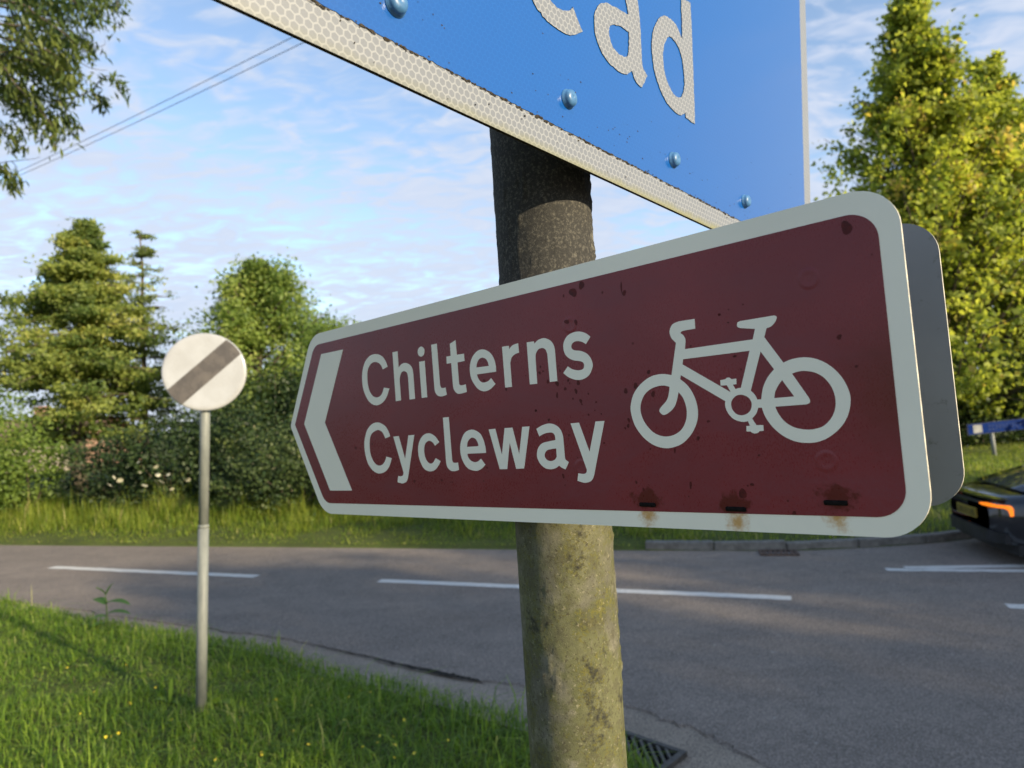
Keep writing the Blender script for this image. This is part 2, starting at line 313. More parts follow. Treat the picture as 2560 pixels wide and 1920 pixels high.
BLUE = {
  'd': ['-400.1,250.3c -398.4,201.7c -409.8,210.8 -421.2,213.7 -437.9,211.3 -450.7,201.2 -459.8,185.6 -464.1,167.5 -461.4,147.8 -453.8,131.8 -439.9,118.8 -423.5,112.1 -408.5,111.0 -398.7,114.9 -393.1,119.2c -392.8,112.9c -371.7,112.8c -375.6,212.6c -378.6,254.2c', '-429.2,191.8 -420.7,193.0 -408.4,189.3 -400.0,178.8 -395.9,163.3 -394.8,152.6 -398.0,140.2 -405.1,131.6 -417.5,130.0 -428.6,135.7 -437.5,145.8 -441.3,161.7 -438.6,178.4'],
  'a': ['-517.0,198.0 -513.2,193.5 -508.4,179.9c -529.5,177.2 -548.6,173.2 -560.1,165.0 -566.4,151.7 -565.2,136.1 -557.6,124.1 -546.3,116.8 -531.7,114.0 -514.2,115.4 -502.4,123.9c -499.3,118.8 -492.9,114.0 -484.3,113.4c -473.7,129.7c -481.1,134.2 -483.5,138.8c -486.9,182.8c -490.7,201.5 -496.3,210.9 -509.0,216.5 -526.0,214.2 -549.8,204.7c -547.0,195.6c -532.2,200.4 -523.1,200.4', '-537.1,156.6 -523.6,160.8 -508.1,162.1c -507.8,148.8 -508.9,139.3 -512.9,133.9 -525.5,131.9 -535.9,134.2 -541.7,142.2 -541.9,150.8'],
  'e': ['-655.1,125.3 -643.8,118.0 -629.9,114.6 -614.2,114.5 -600.4,118.3 -585.1,128.2c -599.0,144.5c -606.7,138.0 -617.8,134.4 -626.3,134.4 -636,138.0 -645,148.0 -648,166c -582,166c -583,180 -590,196 -605,209 -627,214 -650,207 -665,190 -670,163 -665,140', '-647,182c -643,190 -636,195 -627,197 -616,195 -608,190 -604,182c'],
}
SPOTS = '374.9,144.9,1.0,1.1 373.4,139.4,1.2,1.5 377.8,140.4,0.8,1.0 395.7,143.1,0.6,0.7 397.2,138.7,0.9,1.0 382.1,130.2,1.6,1.6 392.6,127.3,2.0,2.4 405.3,128.9,1.2,1.3 406.9,126.1,0.8,0.9 416.1,125.7,2.0,2.0 401.2,121.7,1.4,1.7 412.8,118.5,1.6,2.3 391.4,116.8,1.3,2.4 408.8,112.1,0.9,0.9 417.1,109.3,1.5,2.0 418.0,106.4,0.7,0.9 425.9,115.0,0.9,0.9 433.2,107.0,0.9,1.0 364.9,104.8,1.1,1.3 340.6,140.0,0.6,0.6 356.5,138.4,0.6,0.5 330.2,128.0,1.0,1.7 302.0,139.7,1.9,1.2 409.6,181.6,2.6,2.1 419.6,179.5,1.6,2.6 364.9,104.7,1.0,1.3 379.4,95.1,1.4,1.3 400.6,79.7,0.9,1.1 424.0,96.7,0.9,1.1 431.1,100.0,0.6,0.6 437.4,96.5,0.7,0.7 437.5,71.2,1.2,0.7 407.9,59.5,0.6,0.6 295.9,52.7,1.1,0.9 289.7,39.5,0.8,0.8 390.2,43.3,1.3,2.2 391.2,34.9,0.5,1.0 297.2,49.0,0.7,0.5 183.5,39.9,2.0,1.4 195.2,36.8,1.1,0.8 228.1,40.7,1.6,1.3 244.0,38.6,0.9,0.7 240.9,38.6,0.9,0.6 112.9,84.3,1.3,1.2 80.0,80.8,2.1,2.1 487.4,127.3,1.7,1.6 474.0,117.2,2.2,2.3 464.0,113.8,2.1,2.1 489.5,109.0,1.8,2.4 475.3,152.7,0.9,1.1 526.6,143.4,0.9,0.7 561.0,130.9,1.3,0.8 535.0,83.7,1.3,1.1 525.0,71.1,1.2,1.8 504.0,62.2,0.8,2.2 464.3,89.2,1.2,1.9 463.1,84.5,1.4,1.5 460.0,82.7,0.9,1.2 482.0,64.5,0.7,0.6 552.6,163.8,1.2,0.8 561.1,130.9,1.3,0.8 552.3,163.9,1.0,0.8 558.7,156.8,0.9,0.5 564.8,120.6,0.6,0.4 635.1,134.6,1.7,1.7 643.7,113.5,0.9,1.0 560.1,166.5,0.4,0.5 571.5,168.3,0.8,0.5 571.5,56.4,1.0,0.7 647.3,207.0,3.7,4.3 660.7,185.6,0.5,0.4 419.4,206.4,3.9,4.1 429.2,211.0,2.6,4.0 471.5,196.0,2.1,2.2 469.3,201.4,0.8,4.4 408.8,205.3,0.7,1.7 450.2,200.5,1.0,1.2 556.2,28.3,2.6,4.3 564.1,35.0,1.4,1.2 560.7,34.1,0.7,0.7 588.9,23.3,0.8,0.7 592.4,14.6,1.7,1.3 514.7,34.7,1.0,3.1 512.1,25.7,0.6,0.5 472.0,31.1,1.3,1.3 465.7,37.2,1.1,1.3'

# ------------------------------------------------------------------ ground, road
def asphalt(name, a, b, bump=0.9):
    q = Mat(name, 0.82, 0.35)
    big = q.noise(0.5, 5, 0.6, sc=(1, 2.6, 1)); mid = q.noise(3.2, 6, 0.7); fine = q.noise(120, 3, 0.75); vo = q.voro(60)
    col = q.mix(q.ramp(big, 0.3, 0.7), a, b)
    col = q.mix(q.ramp(mid, 0.40, 0.70, 0, 0.6), col, tuple(x * 0.62 for x in a))
    col = q.mix(q.ramp(fine, 0.44, 0.66, 0, 0.85), col, tuple(min(1, x * 2.0) for x in b))
    col = q.mix(q.ramp(vo, 0.22, 0.5, 0.55, 0.0), col, tuple(x * 0.5 for x in a))
    st = q.noise(26, 2, 0.5, off=(3, 7, 0)); col = q.mix(q.ramp(st, 0.73, 0.78, 0, 0.8), col, (0.42, 0.40, 0.36))
    q.set('Base Color', col); q.bump(q.math('ADD', q.math('MULTIPLY', fine, 0.7), q.math('MULTIPLY', vo, 0.6)), bump, 0.006); return q.m
M_asphalt = asphalt('asphalt_dark', (0.145, 0.120, 0.100), (0.205, 0.170, 0.140))
M_worn = asphalt('asphalt_worn', (0.175, 0.143, 0.110), (0.27, 0.222, 0.170), 0.7)
def soil_mat(name, a, b, c):
    q = Mat(name, 0.95, 0.1); n = q.noise(1.3, 6, 0.65); m = q.noise(22, 5, 0.7)
    col = q.mix(q.ramp(n, 0.35, 0.65), a, b); col = q.mix(q.ramp(m, 0.4, 0.7, 0, 0.7), col, c)
    q.set('Base Color', col); q.bump(m, 0.8, 0.03); return q.m
M_turf = soil_mat('turf', (0.070, 0.095, 0.025), (0.10, 0.13, 0.03), (0.075, 0.062, 0.035))
M_field = soil_mat('field', (0.05, 0.085, 0.02), (0.07, 0.10, 0.025), (0.04, 0.055, 0.015))
M_paint = (lambda q: (q.set('Base Color', q.mix(q.ramp(q.noise(45, 5, 0.7), 0.48, 0.68, 0, 0.8), (0.62, 0.605, 0.56), (0.28, 0.265, 0.245))),
                      q.bump(q.noise(170, 3), 0.3, 0.003), q.m)[-1])(Mat('road_paint', 0.7, 0.3))
M_kerb = plain('kerb_concrete', (0.19, 0.175, 0.15), 0.9, 0.2, 0, 0.3, 9)
M_iron = plain('cast_iron', (0.085, 0.078, 0.07), 0.6, 0.4, 0.35, 0.35, 30)
M_rustiron = plain('rusty_iron', (0.10, 0.066, 0.05), 0.8, 0.3, 0.2, 0.4, 20)

def sheet(name, pts, z, m, parent=None, sub=0):
    vs = [Vector((p[0], p[1], 0)) for p in pts]; t = tessellate_polygon([vs])
    V = [(p[0], p[1], z) for p in pts]
    F = []
    for a in t:
        k = (vs[a[1]] - vs[a[0]]).cross(vs[a[2]] - vs[a[0]]).z; F.append(tuple(a) if k > 0 else tuple(reversed(a)))
    return mesh(name, V, F, m, parent)
def spline(pts, n=6):
    out = []
    for i in range(len(pts) - 1):
        p0 = Vector(pts[max(i - 1, 0)]); p1 = Vector(pts[i]); p2 = Vector(pts[i + 1]); p3 = Vector(pts[min(i + 2, len(pts) - 1)])
        for k in range(n):
            t = k / n; out.append(0.5 * (2 * p1 + (p2 - p0) * t + (2 * p0 - 5 * p1 + 4 * p2 - p3) * t * t + (3 * p1 - p0 - 3 * p2 + p3) * t ** 3))
    out.append(Vector(pts[-1])); return out
def ragged(pts, amp):
    return [p + Vector((rnd.gauss(0, amp), rnd.gauss(0, amp))) for p in pts]

FAR = [(-60, 30.5), (-30, 19.6), (-16, 14.9), (-9.71, 12.8), (-4.24, 11.15), (-0.1, 9.87), (1.34, 9.44), (2.57, 9.10), (3.47, 8.86), (4.46, 8.82), (5.52, 8.92), (7.2, 9.4), (10, 10.6), (16, 13.5), (40, 24)]
NEAR = [(-60, 27), (-30, 17), (-14, 11.2), (-9, 9.35), (-6.25, 8.15), (-5.09, 7.46), (-4.18, 6.93), (-3.5, 6.60), (-2.26, 5.95), (-1.64, 5.40), (-1.03, 5.02), (-0.37, 4.52), (-0.04, 4.27), (0.36, 3.98), (0.60, 3.62), (0.74, 3.1), (0.80, 2.3), (0.82, 1.0), (0.84, -8)]
CRACK = [(-60, 27.4), (-14, 11.5), (-9, 9.55), (-6.1, 8.3), (-3.72, 7.05), (-2.23, 6.32), (-1.39, 5.77), (-0.44, 5.14), (0.1, 4.90), (0.55, 4.6), (0.95, 4.2), (1.3, 3.6), (1.6, 2.6), (1.7, 0.8), (1.72, -8)]
far = spline(FAR); near = spline(NEAR); crack = spline(CRACK, 10)
tag(sheet('ground', [(-900, -900), (900, -900), (900, 900), (-900, 900)], -0.04, M_field), kind='structure')
road = tag(sheet('road', [*far, (60, 24), (60, -20), (0.84, -20), *reversed(near)], 0.0, M_worn), kind='structure')
lay = ragged(crack, 0.016)
V = [(p.x, p.y, 0.014) for p in lay] + [(p.x + rnd.gauss(0, 0.01), p.y - 0.012, 0.001) for p in lay]
F = [(i, i + 1, len(lay) + i + 1, len(lay) + i) for i in range(len(lay) - 1)]
sheet('asphalt_layer', [*[p for p in ragged([q + Vector((0.04, -0.12)) for q in far], 0.02)], (60, 24), (60, -20), (1.72, -20), *reversed(lay)], 0.014, M_asphalt, road)
mesh('layer_edge', V, F, M_asphalt, road)
M_gap = plain('crack_dark', (0.030, 0.026, 0.022), 0.95, 0.1, 0, 0.4, 40)  # near-black strip lying flat along the crack
def crack_line(name, pts, wmax, z=0.0185):
    P = spline(pts, 14); V = []; F = []
    for i, p in enumerate(P):
        t = i / (len(P) - 1); w = (0.006 + wmax * max(0.0, math.sin(math.pi * t ** 1.6)) ** 2) * rnd.uniform(0.5, 1.3); a = P[min(i + 1, len(P) - 1)] - P[max(i - 1, 0)]; a.normalize(); nn = Vector((-a.y, a.x)); j = rnd.gauss(0, 0.006)
        for s_ in (-1, 1): q_ = p + nn * (s_ * w / 2 + j); V.append((q_.x, q_.y, z))
    for i in range(len(P) - 1): F.append((2 * i, 2 * i + 2, 2 * i + 3, 2 * i + 1))
    return mesh(name, V, F, M_gap, road)
crack_line('surface_crack', [(-2.6, 6.48), (-1.7, 5.96), (-1.05, 5.50), (-0.62, 5.22), (-0.42, 5.10), (-0.30, 5.02)], 0.055)

def marking(A, B, w, name='line_marking'):
    A = Vector(A); B = Vector(B); d = (B - A).normalized(); n = Vector((-d.y, d.x)); k = max(8, int((B - A).length / 0.09)); V = []; F = []
    for i in range(k + 1):
        p = A + (B - A) * (i / k); j = rnd.gauss(0, 0.004)
        for s in (-1, 1):
            q = p + n * (s * w / 2 + rnd.gauss(0, 0.004) + j) + (d * rnd.gauss(0, 0.008) if i in (0, k) else Vector((0, 0))); V.append((q.x, q.y, 0.018))
    for i in range(k): F.append((2 * i, 2 * i + 2, 2 * i + 3, 2 * i + 1))
    return mesh(name, V, F, M_paint, road)
marking((-7.04, 10.28), (-3.44, 8.92), 0.15); marking((-1.73, 8.33), (0.5, 7.50), 0.15); 
marking((0.5, 7.50), (2.6, 6.71), 0.15); marking((4.29, 6.13), (8.1, 4.75), 0.15); marking((-12.6, 12.4), (-8.9, 11.0), 0.15)
marking((4.02, 7.60), (9.0, 6.25), 0.13); marking((4.25, 7.64), (9.0, 6.9), 0.13)

# kerb, stone by stone
kerb = tag(empty('kerb'), kind='structure')
kp = spline([(1.7, 9.36), (2.57, 9.10), (3.47, 8.86), (4.46, 8.82), (5.52, 8.92), (7.2, 9.4), (10, 10.6), (14, 12.5)], 12)
acc = [0.0]
for a, b in zip(kp, kp[1:]): acc.append(acc[-1] + (b - a).length)
def at_len(s):
    for i in range(len(acc) - 1):
        if acc[i + 1] >= s: t = (s - acc[i]) / (acc[i + 1] - acc[i]); return kp[i].lerp(kp[i + 1], t)
    return kp[-1]
s = 0.0
kbm = bmesh.new(); box(kbm, (0, 0, 0), (0.895, 0.14, 0.22), 0.02); kme = bpy.data.meshes.new('kerb_stone'); kbm.to_mesh(kme); kbm.free(); kme.materials.append(M_kerb)
while s + 0.9 < acc[-1]:
    a = at_len(s); b = at_len(s + 0.9); d = b - a
    o = link('kerb_stone', kme, None, kerb); o.location = ((a.x + b.x) / 2 - d.y * 0.06, (a.y + b.y) / 2 + 0.07, 0.0 + rnd.gauss(0, 0.006))
    o.rotation_euler = (rnd.gauss(0, 0.02), rnd.gauss(0, 0.008), math.atan2(d.y, d.x)); s += 0.905

# verges
def verge(name, line, offs, m, flip):
    V = []; F = []; n = len(line)
    for d, z in offs:
        for i, p in enumerate(line):
            t = (line[min(i + 1, n - 1)] - line[max(i - 1, 0)]).normalized(); nn = Vector((-t.y, t.x)) * flip
            q = p + nn * d if d < 3 else p + Vector((0, 1 if flip > 0 else -1)) * d
            V.append((q.x, q.y, z + (RG.normal(0, 0.01) if d > 0 else 0)))
    for r_ in range(len(offs) - 1):
        for i in range(n - 1):
            f = (r_ * n + i, r_ * n + i + 1, (r_ + 1) * n + i + 1, (r_ + 1) * n + i); F.append(f if flip > 0 else f[::-1])
    return tag(mesh(name, V, F, m, None, True), kind='structure')
verge('far_verge', far, [(0.0, 0.0), (0.12, 0.07), (0.8, 0.12), (2.4, 0.22), (7, 0.30), (20, 0.2), (120, 0.0)], M_turf, 1)
nb = [Vector((p.x, p.y)) for p in near]
def inner(p, d):  # towards the verge's inside
    return Vector((p.x - d * 0.75, p.y - d * 0.66))
V = [(p.x, p.y, 0.0) for p in nb] + [(*inner(p, 0.10), 0.045) for p in nb] + [(*inner(p, 0.7), 0.06) for p in nb] + [(*inner(p, 14), 0.06) for p in nb]
n = len(nb); F = [(r_ * n + i, (r_ + 1) * n + i, (r_ + 1) * n + i + 1, r_ * n + i + 1) for r_ in range(3) for i in range(n - 1)]
tag(mesh('near_verge', V, F, M_turf, None, True), kind='structure')

# gully grate beside the post, bars set diagonally in their frame
gB = Vector((0.84, 3.86)); gd = Vector((-0.72, 0.69)).normalized(); gn = Vector((-gd.y, gd.x)) 
if gn.y > 0: gn = -gn
GW, GH = 0.40, 0.40
g_root = tag(empty('gully_grate', (0, 0, 0), Matrix(((-gd.x, -gn.x, 0, gB.x + gd.x * GW / 2 + gn.x * GH / 2), (-gd.y, -gn.y, 0, gB.y + gd.y * GW / 2 + gn.y * GH / 2), (0, 0, 1, 0.004), (0, 0, 0, 1)))),
             'black cast iron gully grate sunk in the tarmac at the foot of the post', 'drain grate')
bm = bmesh.new()
for sx in (-1, 1): box(bm, (sx * GW / 2, 0, 0.014), (0.035, GH + 0.035, 0.03), 0.004)
for sy in (-1, 1): box(bm, (0, sy * GH / 2, 0.014), (GW - 0.036, 0.035, 0.03), 0.004)
bm_obj('frame', bm, M_iron, g_root)
mesh('pit_shade', [(-GW / 2, -GH / 2, 0.0), (GW / 2, -GH / 2, 0.0), (GW / 2, GH / 2, 0.0), (-GW / 2, GH / 2, 0.0)], [(0, 1, 2, 3)], plain('pit_shadow', (0.012, 0.011, 0.010), 0.95, 0.05), g_root)  # flat near-black sheet, its colour stands in for shade down the pit
bd = Vector((0.70, -0.714))
for k in range(-6, 7):
    c = Vector((-bd.y, bd.x)) * (k * 0.040); ts = []
    for ax in (0, 1):
        for e in (-1, 1):
            t = (e * (GW / 2 - 0.018) - c[ax]) / bd[ax]; q = c + bd * t
            if abs(q[1 - ax]) <= GW / 2 - 0.0175: ts.append(t)
    if len(ts) >= 2 and max(ts) - min(ts) > 0.05:
        bm = bmesh.new(); m_ = c + bd * ((min(ts) + max(ts)) / 2)
        box(bm, (m_.x, m_.y, 0.014), (max(ts) - min(ts), 0.019, 0.022), 0.003, Matrix.Rotation(math.atan2(bd.y, bd.x), 3, 'Z'))
        bm_obj('bar', bm, M_iron, g_root)
g2 = tag(empty('kerb_drain', (3.25, 8.68, 0.016)), 'small rusty drain cover against the far kerb', 'drain cover'); g2.rotation_euler.z = -0.25
bm = bmesh.new()
for sy in (-1, 1): box(bm, (0, sy * 0.13, 0.008), (0.46, 0.04, 0.02), 0.003)
for sx in (-1, 1): box(bm, (sx * 0.21, 0, 0.008), (0.04, 0.22, 0.02), 0.003)
bm_obj('frame', bm, M_rustiron, g2)
for k in range(6):
    bm = bmesh.new(); box(bm, (-0.16 + k * 0.064, 0, 0.006), (0.034, 0.219, 0.016), 0.002); bm_obj('bar', bm, M_rustiron, g2)

# ------------------------------------------------------------------ main post
def post_axis(z): return Vector((0.0671 - 0.0118 * z, 0.7937 - 0.0436 * z, z))
q = Mat('weathered_post', 0.85, 0.25)
co = q.sep()
patch = q.noise(11, 6, 0.62, dist=0.6); pat2 = q.noise(30, 5, 0.6, off=(4, 1, 2)); fine = q.noise(330, 3, 0.65); crumbs = q.noise(900, 2, 0.6)
speck = q.noise(120, 4, 0.7, off=(1, 5, 3))
col = q.mix(q.ramp(patch, 0.35, 0.68), (0.095, 0.092, 0.066), (0.255, 0.238, 0.180))
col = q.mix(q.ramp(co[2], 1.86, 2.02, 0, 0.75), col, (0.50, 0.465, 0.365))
low = q.ramp(co[2], 2.02, 1.72)                             # algae likes the lower, wetter half
alg = q.math('MULTIPLY', q.ramp(q.math('ADD', patch, q.math('MULTIPLY', q.math('SUBTRACT', pat2, 0.5), 0.8)), 0.33, 0.54), low)
col = q.mix(q.math('MULTIPLY', alg, 0.72), col, (0.068, 0.076, 0.016))
col = q.mix(q.math('MULTIPLY', q.ramp(q.math('MULTIPLY', pat2, fine), 0.27, 0.36), low), col, (0.115, 0.108, 0.028))
low2 = q.ramp(co[2], 1.88, 2.04, 1, 0.25)
col = q.mix(q.math('MULTIPLY', low2, q.ramp(q.noise(60, 5, 0.7, off=(7, 2, 1)), 0.50, 0.64, 0, 0.6)), col, (0.075, 0.070, 0.042))
sp1 = q.noise(300, 3, 0.75, off=(2, 9, 4)); sp2 = q.noise(210, 4, 0.75, off=(5, 3, 8))
col = q.mix(q.math('MULTIPLY', q.ramp(low2, 0, 1, 0.4, 1), q.ramp(sp1, 0.54, 0.66, 0, 0.75)), col, (0.050, 0.044, 0.026))
col = q.mix(q.math('MULTIPLY', q.ramp(sp2, 0.58, 0.68, 0, 0.7), q.ramp(co[2], 1.88, 2.04, 1, 0.4)), col, (0.27, 0.25, 0.165))
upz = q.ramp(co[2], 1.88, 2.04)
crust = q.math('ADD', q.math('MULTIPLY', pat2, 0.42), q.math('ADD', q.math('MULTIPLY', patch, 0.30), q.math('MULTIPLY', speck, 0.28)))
crust_shade = q.math('MULTIPLY', q.ramp(co[0], 0.058, 0.018), 0.26)      # left side heavier: real crust plus that side's shade painted in
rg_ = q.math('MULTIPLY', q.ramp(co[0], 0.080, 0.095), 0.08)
crust = q.math('ADD', crust, q.math('MULTIPLY', upz, q.math('ADD', crust_shade, q.math('ADD', rg_, -0.035))))
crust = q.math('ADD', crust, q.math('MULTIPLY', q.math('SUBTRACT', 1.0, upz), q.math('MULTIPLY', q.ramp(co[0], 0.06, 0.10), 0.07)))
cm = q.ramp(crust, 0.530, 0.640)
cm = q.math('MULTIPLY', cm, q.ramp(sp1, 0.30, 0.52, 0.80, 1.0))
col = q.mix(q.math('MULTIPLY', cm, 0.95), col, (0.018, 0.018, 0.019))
q.set('Base Color', col); q.bump(q.math('ADD', q.math('MULTIPLY', cm, 0.8), q.math('ADD', fine, crumbs)), 0.30, 0.0012)
M_post = q.m
post = tag(empty('sign_post', post_axis(0)), 'thick weathered post with algae and black crust carrying the brown and blue signs', 'post')
NZ, NA, PR = 620, 120, 0.0500
zz = np.linspace(0.0, 2.86, NZ); aa = np.linspace(0, 2 * np.pi, NA, endpoint=False)
g = RG.normal(0, 1, (NZ, NA)); g = (g + np.roll(g, 1, 0) + np.roll(g, 1, 1) + np.roll(g, -1, 0)) / 2
lowf = np.kron(RG.normal(0, 1, (NZ // 20 + 1, NA // 12)), np.ones((20, 12)))[:NZ, :NA]
for _ in range(12): lowf = (lowf + np.roll(lowf, 1, 0) + np.roll(lowf, -1, 0) + np.roll(lowf, 1, 1) + np.roll(lowf, -1, 1)) / 5
rr = PR + np.clip(g - 0.6, 0, 3) * 0.0005 * np.clip(1 + 0.8 * lowf, 0.3, 1.8) + lowf * 0.0001
AX = np.array([post_axis(z) for z in zz])
PV = np.stack([AX[:, None, 0] + rr * np.cos(aa), AX[:, None, 1] + rr * np.sin(aa), AX[:, None, 2] + 0 * rr], -1).reshape(-1, 3)
ii = np.arange(NZ - 1)[:, None] * NA; jj = np.arange(NA)[None, :]
PF = np.stack([ii + jj, ii + (jj + 1) % NA, ii + NA + (jj + 1) % NA, ii + NA + jj], -1).reshape(-1, 4)
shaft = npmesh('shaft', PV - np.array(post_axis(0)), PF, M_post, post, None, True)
V, F = tube([post_axis(2.85) - post_axis(0), post_axis(2.88) - post_axis(0)], [0.056, 0.05], 40); mesh('cap', V, F, plain('post_cap', (0.05, 0.05, 0.05), 0.5), post)

def collar(name, zc, h, parent, pm, m, rad=0.0525):
    V, F = tube([post_axis(zc - h / 2), post_axis(zc - h / 2 + 0.002), post_axis(zc + h / 2 - 0.002), post_axis(zc + h / 2)], [rad - 0.0005, rad + 0.0008, rad + 0.0008, rad - 0.0005], 48)
    o = mesh(name, V, F, m, parent, True); o.matrix_parent_inverse = pm.inverted(); return o

# ------------------------------------------------------------------ brown cycle route sign
def frame(O, X, Y):
    X = Vector(X).normalized(); Y = Vector(Y); Y = (Y - X * X.dot(Y)).normalized(); N = X.cross(Y)
    return Matrix(((X.x, Y.x, N.x, O[0]), (X.y, Y.y, N.y, O[1]), (X.z, Y.z, N.z, O[2]), (0, 0, 0, 1)))
MB_ = frame((-0.24997, 0.87649, 1.83527), (0.753103, -0.657103, 0.032422), (-0.034255, 0.01005, 0.999363))
OUT = [(-63.4, 115.5, 7), (1.2, 230, 34), (679.4, 230, 28), (677.6, 0, 29), (-0.2, 0, 34)]
INN = [(-51.6, 117, 1.5), (7.0, 216.0, 20), (666.0, 215.3, 19), (664.2, 13.2, 19), (6.6, 13.4, 20)]
SLOTS = [(0.4745, 0.0187, 0.0150), (0.5497, 0.0166, 0.0160), (0.6210, 0.0223, 0.0155)]
def uv_px(mw, px):
    O = mw.translation; X, Y, N = (mw.to_3x3().col[i] for i in range(3)); d = ray(*px); P = CAM + d * (N.dot(O - CAM) / N.dot(d))
    return (P - O).dot(X), (P - O).dot(Y)
def near_mask(q, cs, warp, r_in, r_out, sx=1.0, sy=1.0, dy=0.0):
    """1 inside irregular blobs round the given points"""
    co = q.sep(); tot = None
    for c in cs:
        dx = q.math('DIVIDE', q.math('SUBTRACT', co[0], c[0]), sx); dyy = q.math('DIVIDE', q.math('SUBTRACT', co[1], c[1] + dy), sy)
        d = q.math('SQRT', q.math('ADD', q.math('MULTIPLY', dx, dx), q.math('MULTIPLY', dyy, dyy)))
        d = q.math('ADD', d, warp) if warp is not None else d
        k = q.ramp(d, r_in, r_out, 1, 0); tot = k if tot is None else q.math('MAXIMUM', tot, k)
    return tot
# white vinyl
q = Mat('white_vinyl', 0.42, 0.45)
n = q.noise(14, 5, 0.6); wp = q.math('MULTIPLY', q.math('SUBTRACT', q.noise(150, 4, 0.7), 0.5), 0.022)
col = q.mix(q.ramp(n, 0.3, 0.75, 0, 0.5), (0.92, 0.875, 0.715), (0.85, 0.81, 0.66))
col = q.mix(q.math('MULTIPLY', near_mask(q, SLOTS, wp, 0.0, 0.0125, 0.9, 1.15, -0.0085), 0.85), col, (0.55, 0.26, 0.02))
col = q.mix(q.ramp(q.noise(520, 3, 0.7), 0.70, 0.76, 0, 0.25), col, (0.30, 0.29, 0.25))
q.set('Base Color', col); q.bump(q.noise(240, 3), 0.03, 0.001); M_vinyl = q.m
M_alu = plain('aluminium_edge', (0.62, 0.58, 0.47), 0.55, 0.4, 0.25, 0.25, 90)
M_grey = (lambda q: (q.set('Base Color', q.mix(q.ramp(q.noise(42, 6, 0.7), 0.57, 0.72, 0, 0.9), q.mix(q.ramp(q.noise(7, 4), 0.3, 0.7), (0.25, 0.25, 0.245), (0.31, 0.31, 0.30)), (0.10, 0.10, 0.07))), q.m)[-1])(Mat('grey_back', 0.5, 0.35))
# maroon sheeting, chalked by weather
q = Mat('maroon_sheeting', 0.30, 0.34)
big = q.noise(7, 5, 0.6, off=(2, 0, 0)); weave = q.noise(900, 2, 0.5, sc=(1, 0.5, 1)); wipe = q.noise(16, 5, 0.6, sc=(0.5, 1.3, 1), dist=0.6)
col = q.mix(q.ramp(big, 0.32, 0.70), (0.185, 0.025, 0.028), (0.225, 0.031, 0.034))
col = q.mix(q.ramp(weave, 0.35, 0.75, 0, 0.22), col, (0.19, 0.060, 0.068))
col = q.mix(q.ramp(wipe, 0.40, 0.75, 0, 0.34), col, (0.155, 0.055, 0.065))
wp = q.math('MULTIPLY', q.math('SUBTRACT', q.noise(95, 4, 0.65), 0.5), 0.03)
rust = near_mask(q, [(x, y + 0.004) for x, y, l in SLOTS], wp, 0.0070, 0.0125, 1.15, 0.85)
col = q.mix(q.math('MULTIPLY', rust, 0.88), col, (0.095, 0.010, 0.005))
col = q.mix(near_mask(q, [(0.667, 0.098)], wp, -0.01, 0.055, 1, 1.3), col, (0.135, 0.022, 0.014))
q.set('Base Color', col)
q.set('Roughness', q.ramp(q.math('ADD', q.math('MULTIPLY', weave, 0.5), q.math('MULTIPLY', wipe, 0.5)), 0.3, 0.7, 0.24, 0.40))
# dimples left by the fixings behind the sheet
DIMP = [uv_px(MB_, p) for p in ((2022, 696), (2066, 1152.7), (1424.5, 812), (1453, 1169))]
ring = q.math('SUBTRACT', near_mask(q, DIMP, None, 0.0055, 0.0085), q.math('MULTIPLY', near_mask(q, DIMP, None, 0.002, 0.0055), 0.6))
q.bump(q.math('ADD', ring, q.math('MULTIPLY', weave, 0.10)), 0.45, 0.0006); M_maroon = q.m
M_spot = plain('dark_drip', (0.085, 0.009, 0.007), 0.5, 0.25, 0, 0.3, 200)
M_slot = plain('corroded_slot', (0.010, 0.008, 0.007), 0.85, 0.1, 0, 0.6, 500)

sign = tag(empty('cycle_route_sign', mw=MB_), 'maroon pointed sign reading Chilterns Cycleway with white bicycle and left chevron', 'direction sign')
plate('panel', [rounded(OUT)], -0.0032, 0.0, M_vinyl, sign, True, True, M_alu)
plate('maroon_field', [rounded(INN)], 0.0, 0.0003, M_maroon, sign)
for k, loops in BROWN.items():
    nm = {'bike': 'bicycle_symbol', 'chevron': 'chevron_arrow'}.get(k, 'letter_' + ('dot_of_i' if k == 'i_dot' else k.strip('.')))
    plate(nm, [outline(t) for t in loops], 0.0003, 0.00055, M_vinyl, sign)
V = []; F = []
for t in SPOTS.split():
    u, v, a, b = (float(x) * 1e-3 for x in t.split(',')); o = len(V); k = 14; ph = rnd.random() * 6; a = max(a, 0.0005); b = max(b, 0.0006)
    for i in range(k):
        th = 2 * math.pi * i / k; w = 1 + 0.16 * math.sin(2 * th + ph) + 0.10 * math.sin(3 * th + 2 * ph)
        V.append((u + a * w * math.cos(th), v + b * w * math.sin(th), 0.00042))
    F.append(tuple(range(o, o + k)))
tag(mesh('rust_drips', V, F, M_spot, sign), kind='stuff')
for x, y, l in SLOTS:
    bm = bmesh.new(); box(bm, (x, y, 0.0006), (l, 0.0036, 0.0026), 0.00125, Matrix.Rotation(-0.02, 3, 'Z')); bm_obj('slot', bm, M_slot, sign, True)
for y in (0.06, 0.17):
    bm = bmesh.new(); box(bm, (0.33, y, -0.0085), (0.56, 0.03, 0.0105), 0.001); bm_obj('stiffening_channel', bm, M_grey, sign)
for y in (0.06, 0.17): collar('clip_band', 1.85 + y, 0.022, sign, MB_, M_grey, 0.0525)

